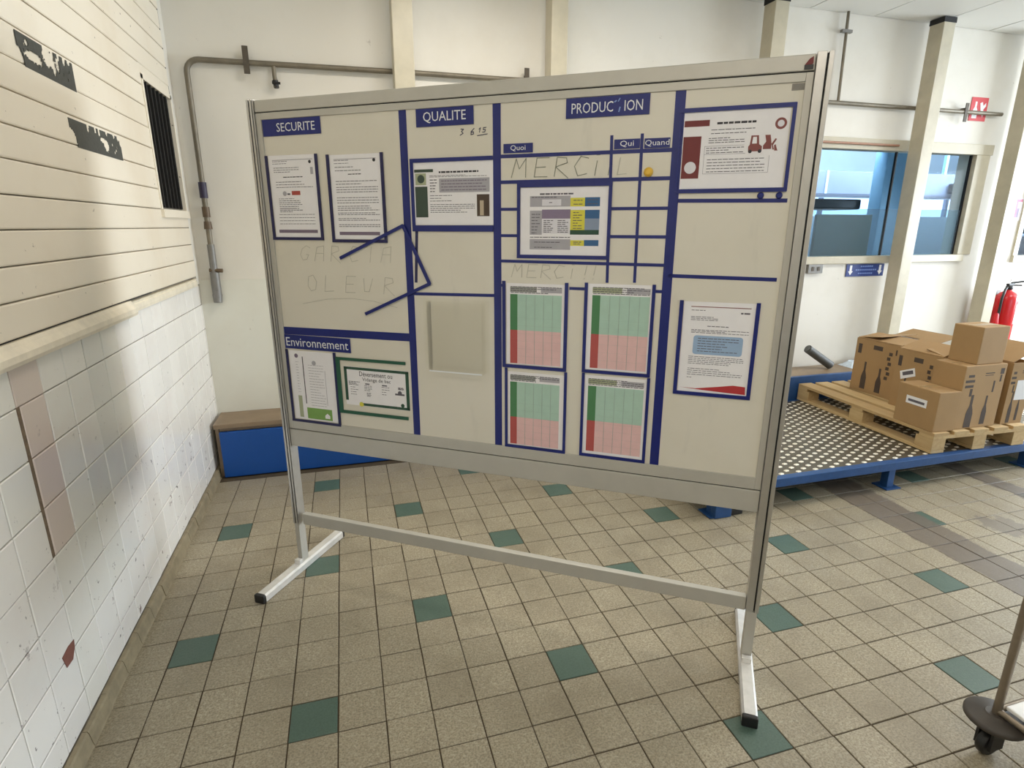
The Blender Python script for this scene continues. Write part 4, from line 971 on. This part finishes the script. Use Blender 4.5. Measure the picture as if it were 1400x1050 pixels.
# ------------------------------------------------------------------ workshop seen through the window
def workshop():
    x0, x1, y0, y1 = 1.4, 13.0, YB + .15, 6.0
    f = MB().box(x0, x1, y0, y1 + .1, -.1, 0).build('floor_2', M['grout']); tag(f, kind='structure')
    m = MB().box(x0, 5.0, y1, y1 + .1, 0, 3.1).box(12.2, x1, y1, y1 + .1, 0, 3.1).box(5.0, 12.2, y1, y1 + .1, 0, 1.72).box(5.0, 12.2, y1, y1 + .1, 2.03, 3.1); tag(m.build('wall_workshop_back', M['bluewall']), kind='structure')
    tag(MB().box(x0 - .1, x0, y0, y1, 0, 3.1).build('wall_workshop_left', M['bluewall']), kind='structure')
    tag(MB().box(x1, x1 + .1, y0, y1, 0, 3.1).build('wall_workshop_right', M['bluewall']), kind='structure')
    tag(MB().box(XR + .2, x1, YB, y0, 0, 3.1).build('wall_workshop_front', M['bluewall']), kind='structure')
    tag(MB().box(x0, x1, y0, y1, 3.1, 3.2).build('ceiling_2', M['bluewall']), kind='structure')
    e = empty('window_5'); tag(e, kind='structure')
    for k in range(5):
        x = 5.0 + 1.44 * k
        MB().box(x, x + 1.44, y1 + .03, y1 + .036, 1.72, 2.03).build('pane', M['glass'], e); MB().box(x - .03, x + .03, y1, y1 + .06, 1.72, 2.03).build('frame', M['shelfgrey'], e)
    t = thing('duct_box', 'long grey blue overhead duct in the workshop behind window', 'duct', (2.0, 3.6, 1.93))
    MB().box(0, 9.0, 0, .5, .0, .28, .01).build('casing', M['shelfgrey'], t)
    for k in range(8): MB().box(.3 + 1.1 * k, .33 + 1.1 * k, -.01, .0, .0, .28).build('joint', M['bluewall'], t)
    MB().box(0, 9.0, -.02, .0, -.025, .012).build('lower_edge', simple('dark blue grey edge', (74, 82, 98), .5), t)
    for x in (.6, 3.1, 5.6, 8.1): MB().box(x, x + .04, .08, .12, .28, 1.17).build('hanger', M['bluepost'], t)
    tag(MB().box(5.24, 5.50, 2.45, 2.6, 0, 3.1, .01).build('workshop_post', M['bluepost']), 'light blue upright post seen through the window', 'post')
    t = thing('screen_panel', 'olive grey board behind the frosted glass', 'board', (3.88, 1.84, 0)); MB().box(0, .62, 0, .03, .3, 1.65, .004).build('board', M['olive'], t)
    for x in (.02, .56): MB().box(x, x + .03, -.01, .05, 0, .3).build('leg', M['greysteel'], t)
    t = thing('machine_head', 'black machine casing seen through left part of window', 'machine', (3.6, 2.6, 0)); MB().box(0, 1.55, 0, .4, 1.72, 1.825, .02).build('casing', M['black_plastic'], t); MB().box(.5, .7, .1, .3, 0, 1.72, .01).build('stand', M['shelfgrey'], t)
    t = thing('workshop_chair', 'pale chair frame behind the frosted glass', 'chair', (5.62, 2.2, 0))
    for x in (0, .30): MB().tube([(x, .35, 0), (x, .35, .45), (x, .38, 1.52)], .02).build('rear_leg', M['bluepost'], t); MB().tube([(x, .0, 0), (x, .0, .45)], .02).build('front_leg', M['bluepost'], t)
    MB().box(-.02, .32, 0, .36, .45, .49, .01).build('seat', M['bluepost'], t); MB().box(-.02, .32, .37, .395, 1.25, 1.5, .008).build('backrest', M['bluepost'], t)
    t = thing('added_dark_cabinet', 'dark shelving cabinet added to darken the far right window', 'cabinet', (6.2, 1.76, 0))
    MB().box(0, 3.0, .3, .33, 0, 2.2).build('back_panel', simple('dark slate cabinet', (44, 48, 54), .5), t)  # cabinet added behind the far window so its inside looks dark
    for z in (.02, .9, 1.45, 1.62, 2.17): MB().box(0, 3.0, 0, .3, z, z + .03).build('shelf', M['shelfgrey'] if z in (1.45, 1.62) else M['slot'], t)
    for x in (0, 1.0, 2.0, 2.97): MB().box(x, x + .03, 0, .3, .05, 2.17).build('side_panel', M['slot'], t)
    t = thing('control_box', 'small dark box on duct seen through right window pane', 'box', (7.58, 3.53, 1.97)); MB().box(0, .16, -.08, .045, 0, .12, .008).build('casing', M['black_plastic'], t); MB().box(.03, .13, -.084, -.08, .03, .09).build('front_plate', M['greysteel'], t)
workshop()

# housings of the ceiling lamps, added out of frame as fill
LAMP_WHERE = ('between the whiteboard and the corner', 'over the near side of the platform', 'over the pallet side of the room', 'nearest the right window', 'deepest in the room')
for (lx, ly, p), where in zip(FILL_LAMPS, LAMP_WHERE):
    t = thing('added_ceiling_lamp', 'added ceiling strip lamp ' + where, 'lamp', (lx, ly, ZC - .06), 0, 'added ceiling strip lamps')
    MB().box(-.65, .65, -.17, .17, .01, .058, .004).build('housing', M['white_tray'], t)
    MB().box(-.62, .62, -.15, .15, -.004, .009).build('diffuser', M['lamp'], t)
for o in bpy.data.objects:
    for k in ('_s', '_z', '_y'):
        if k in o: del o[k]
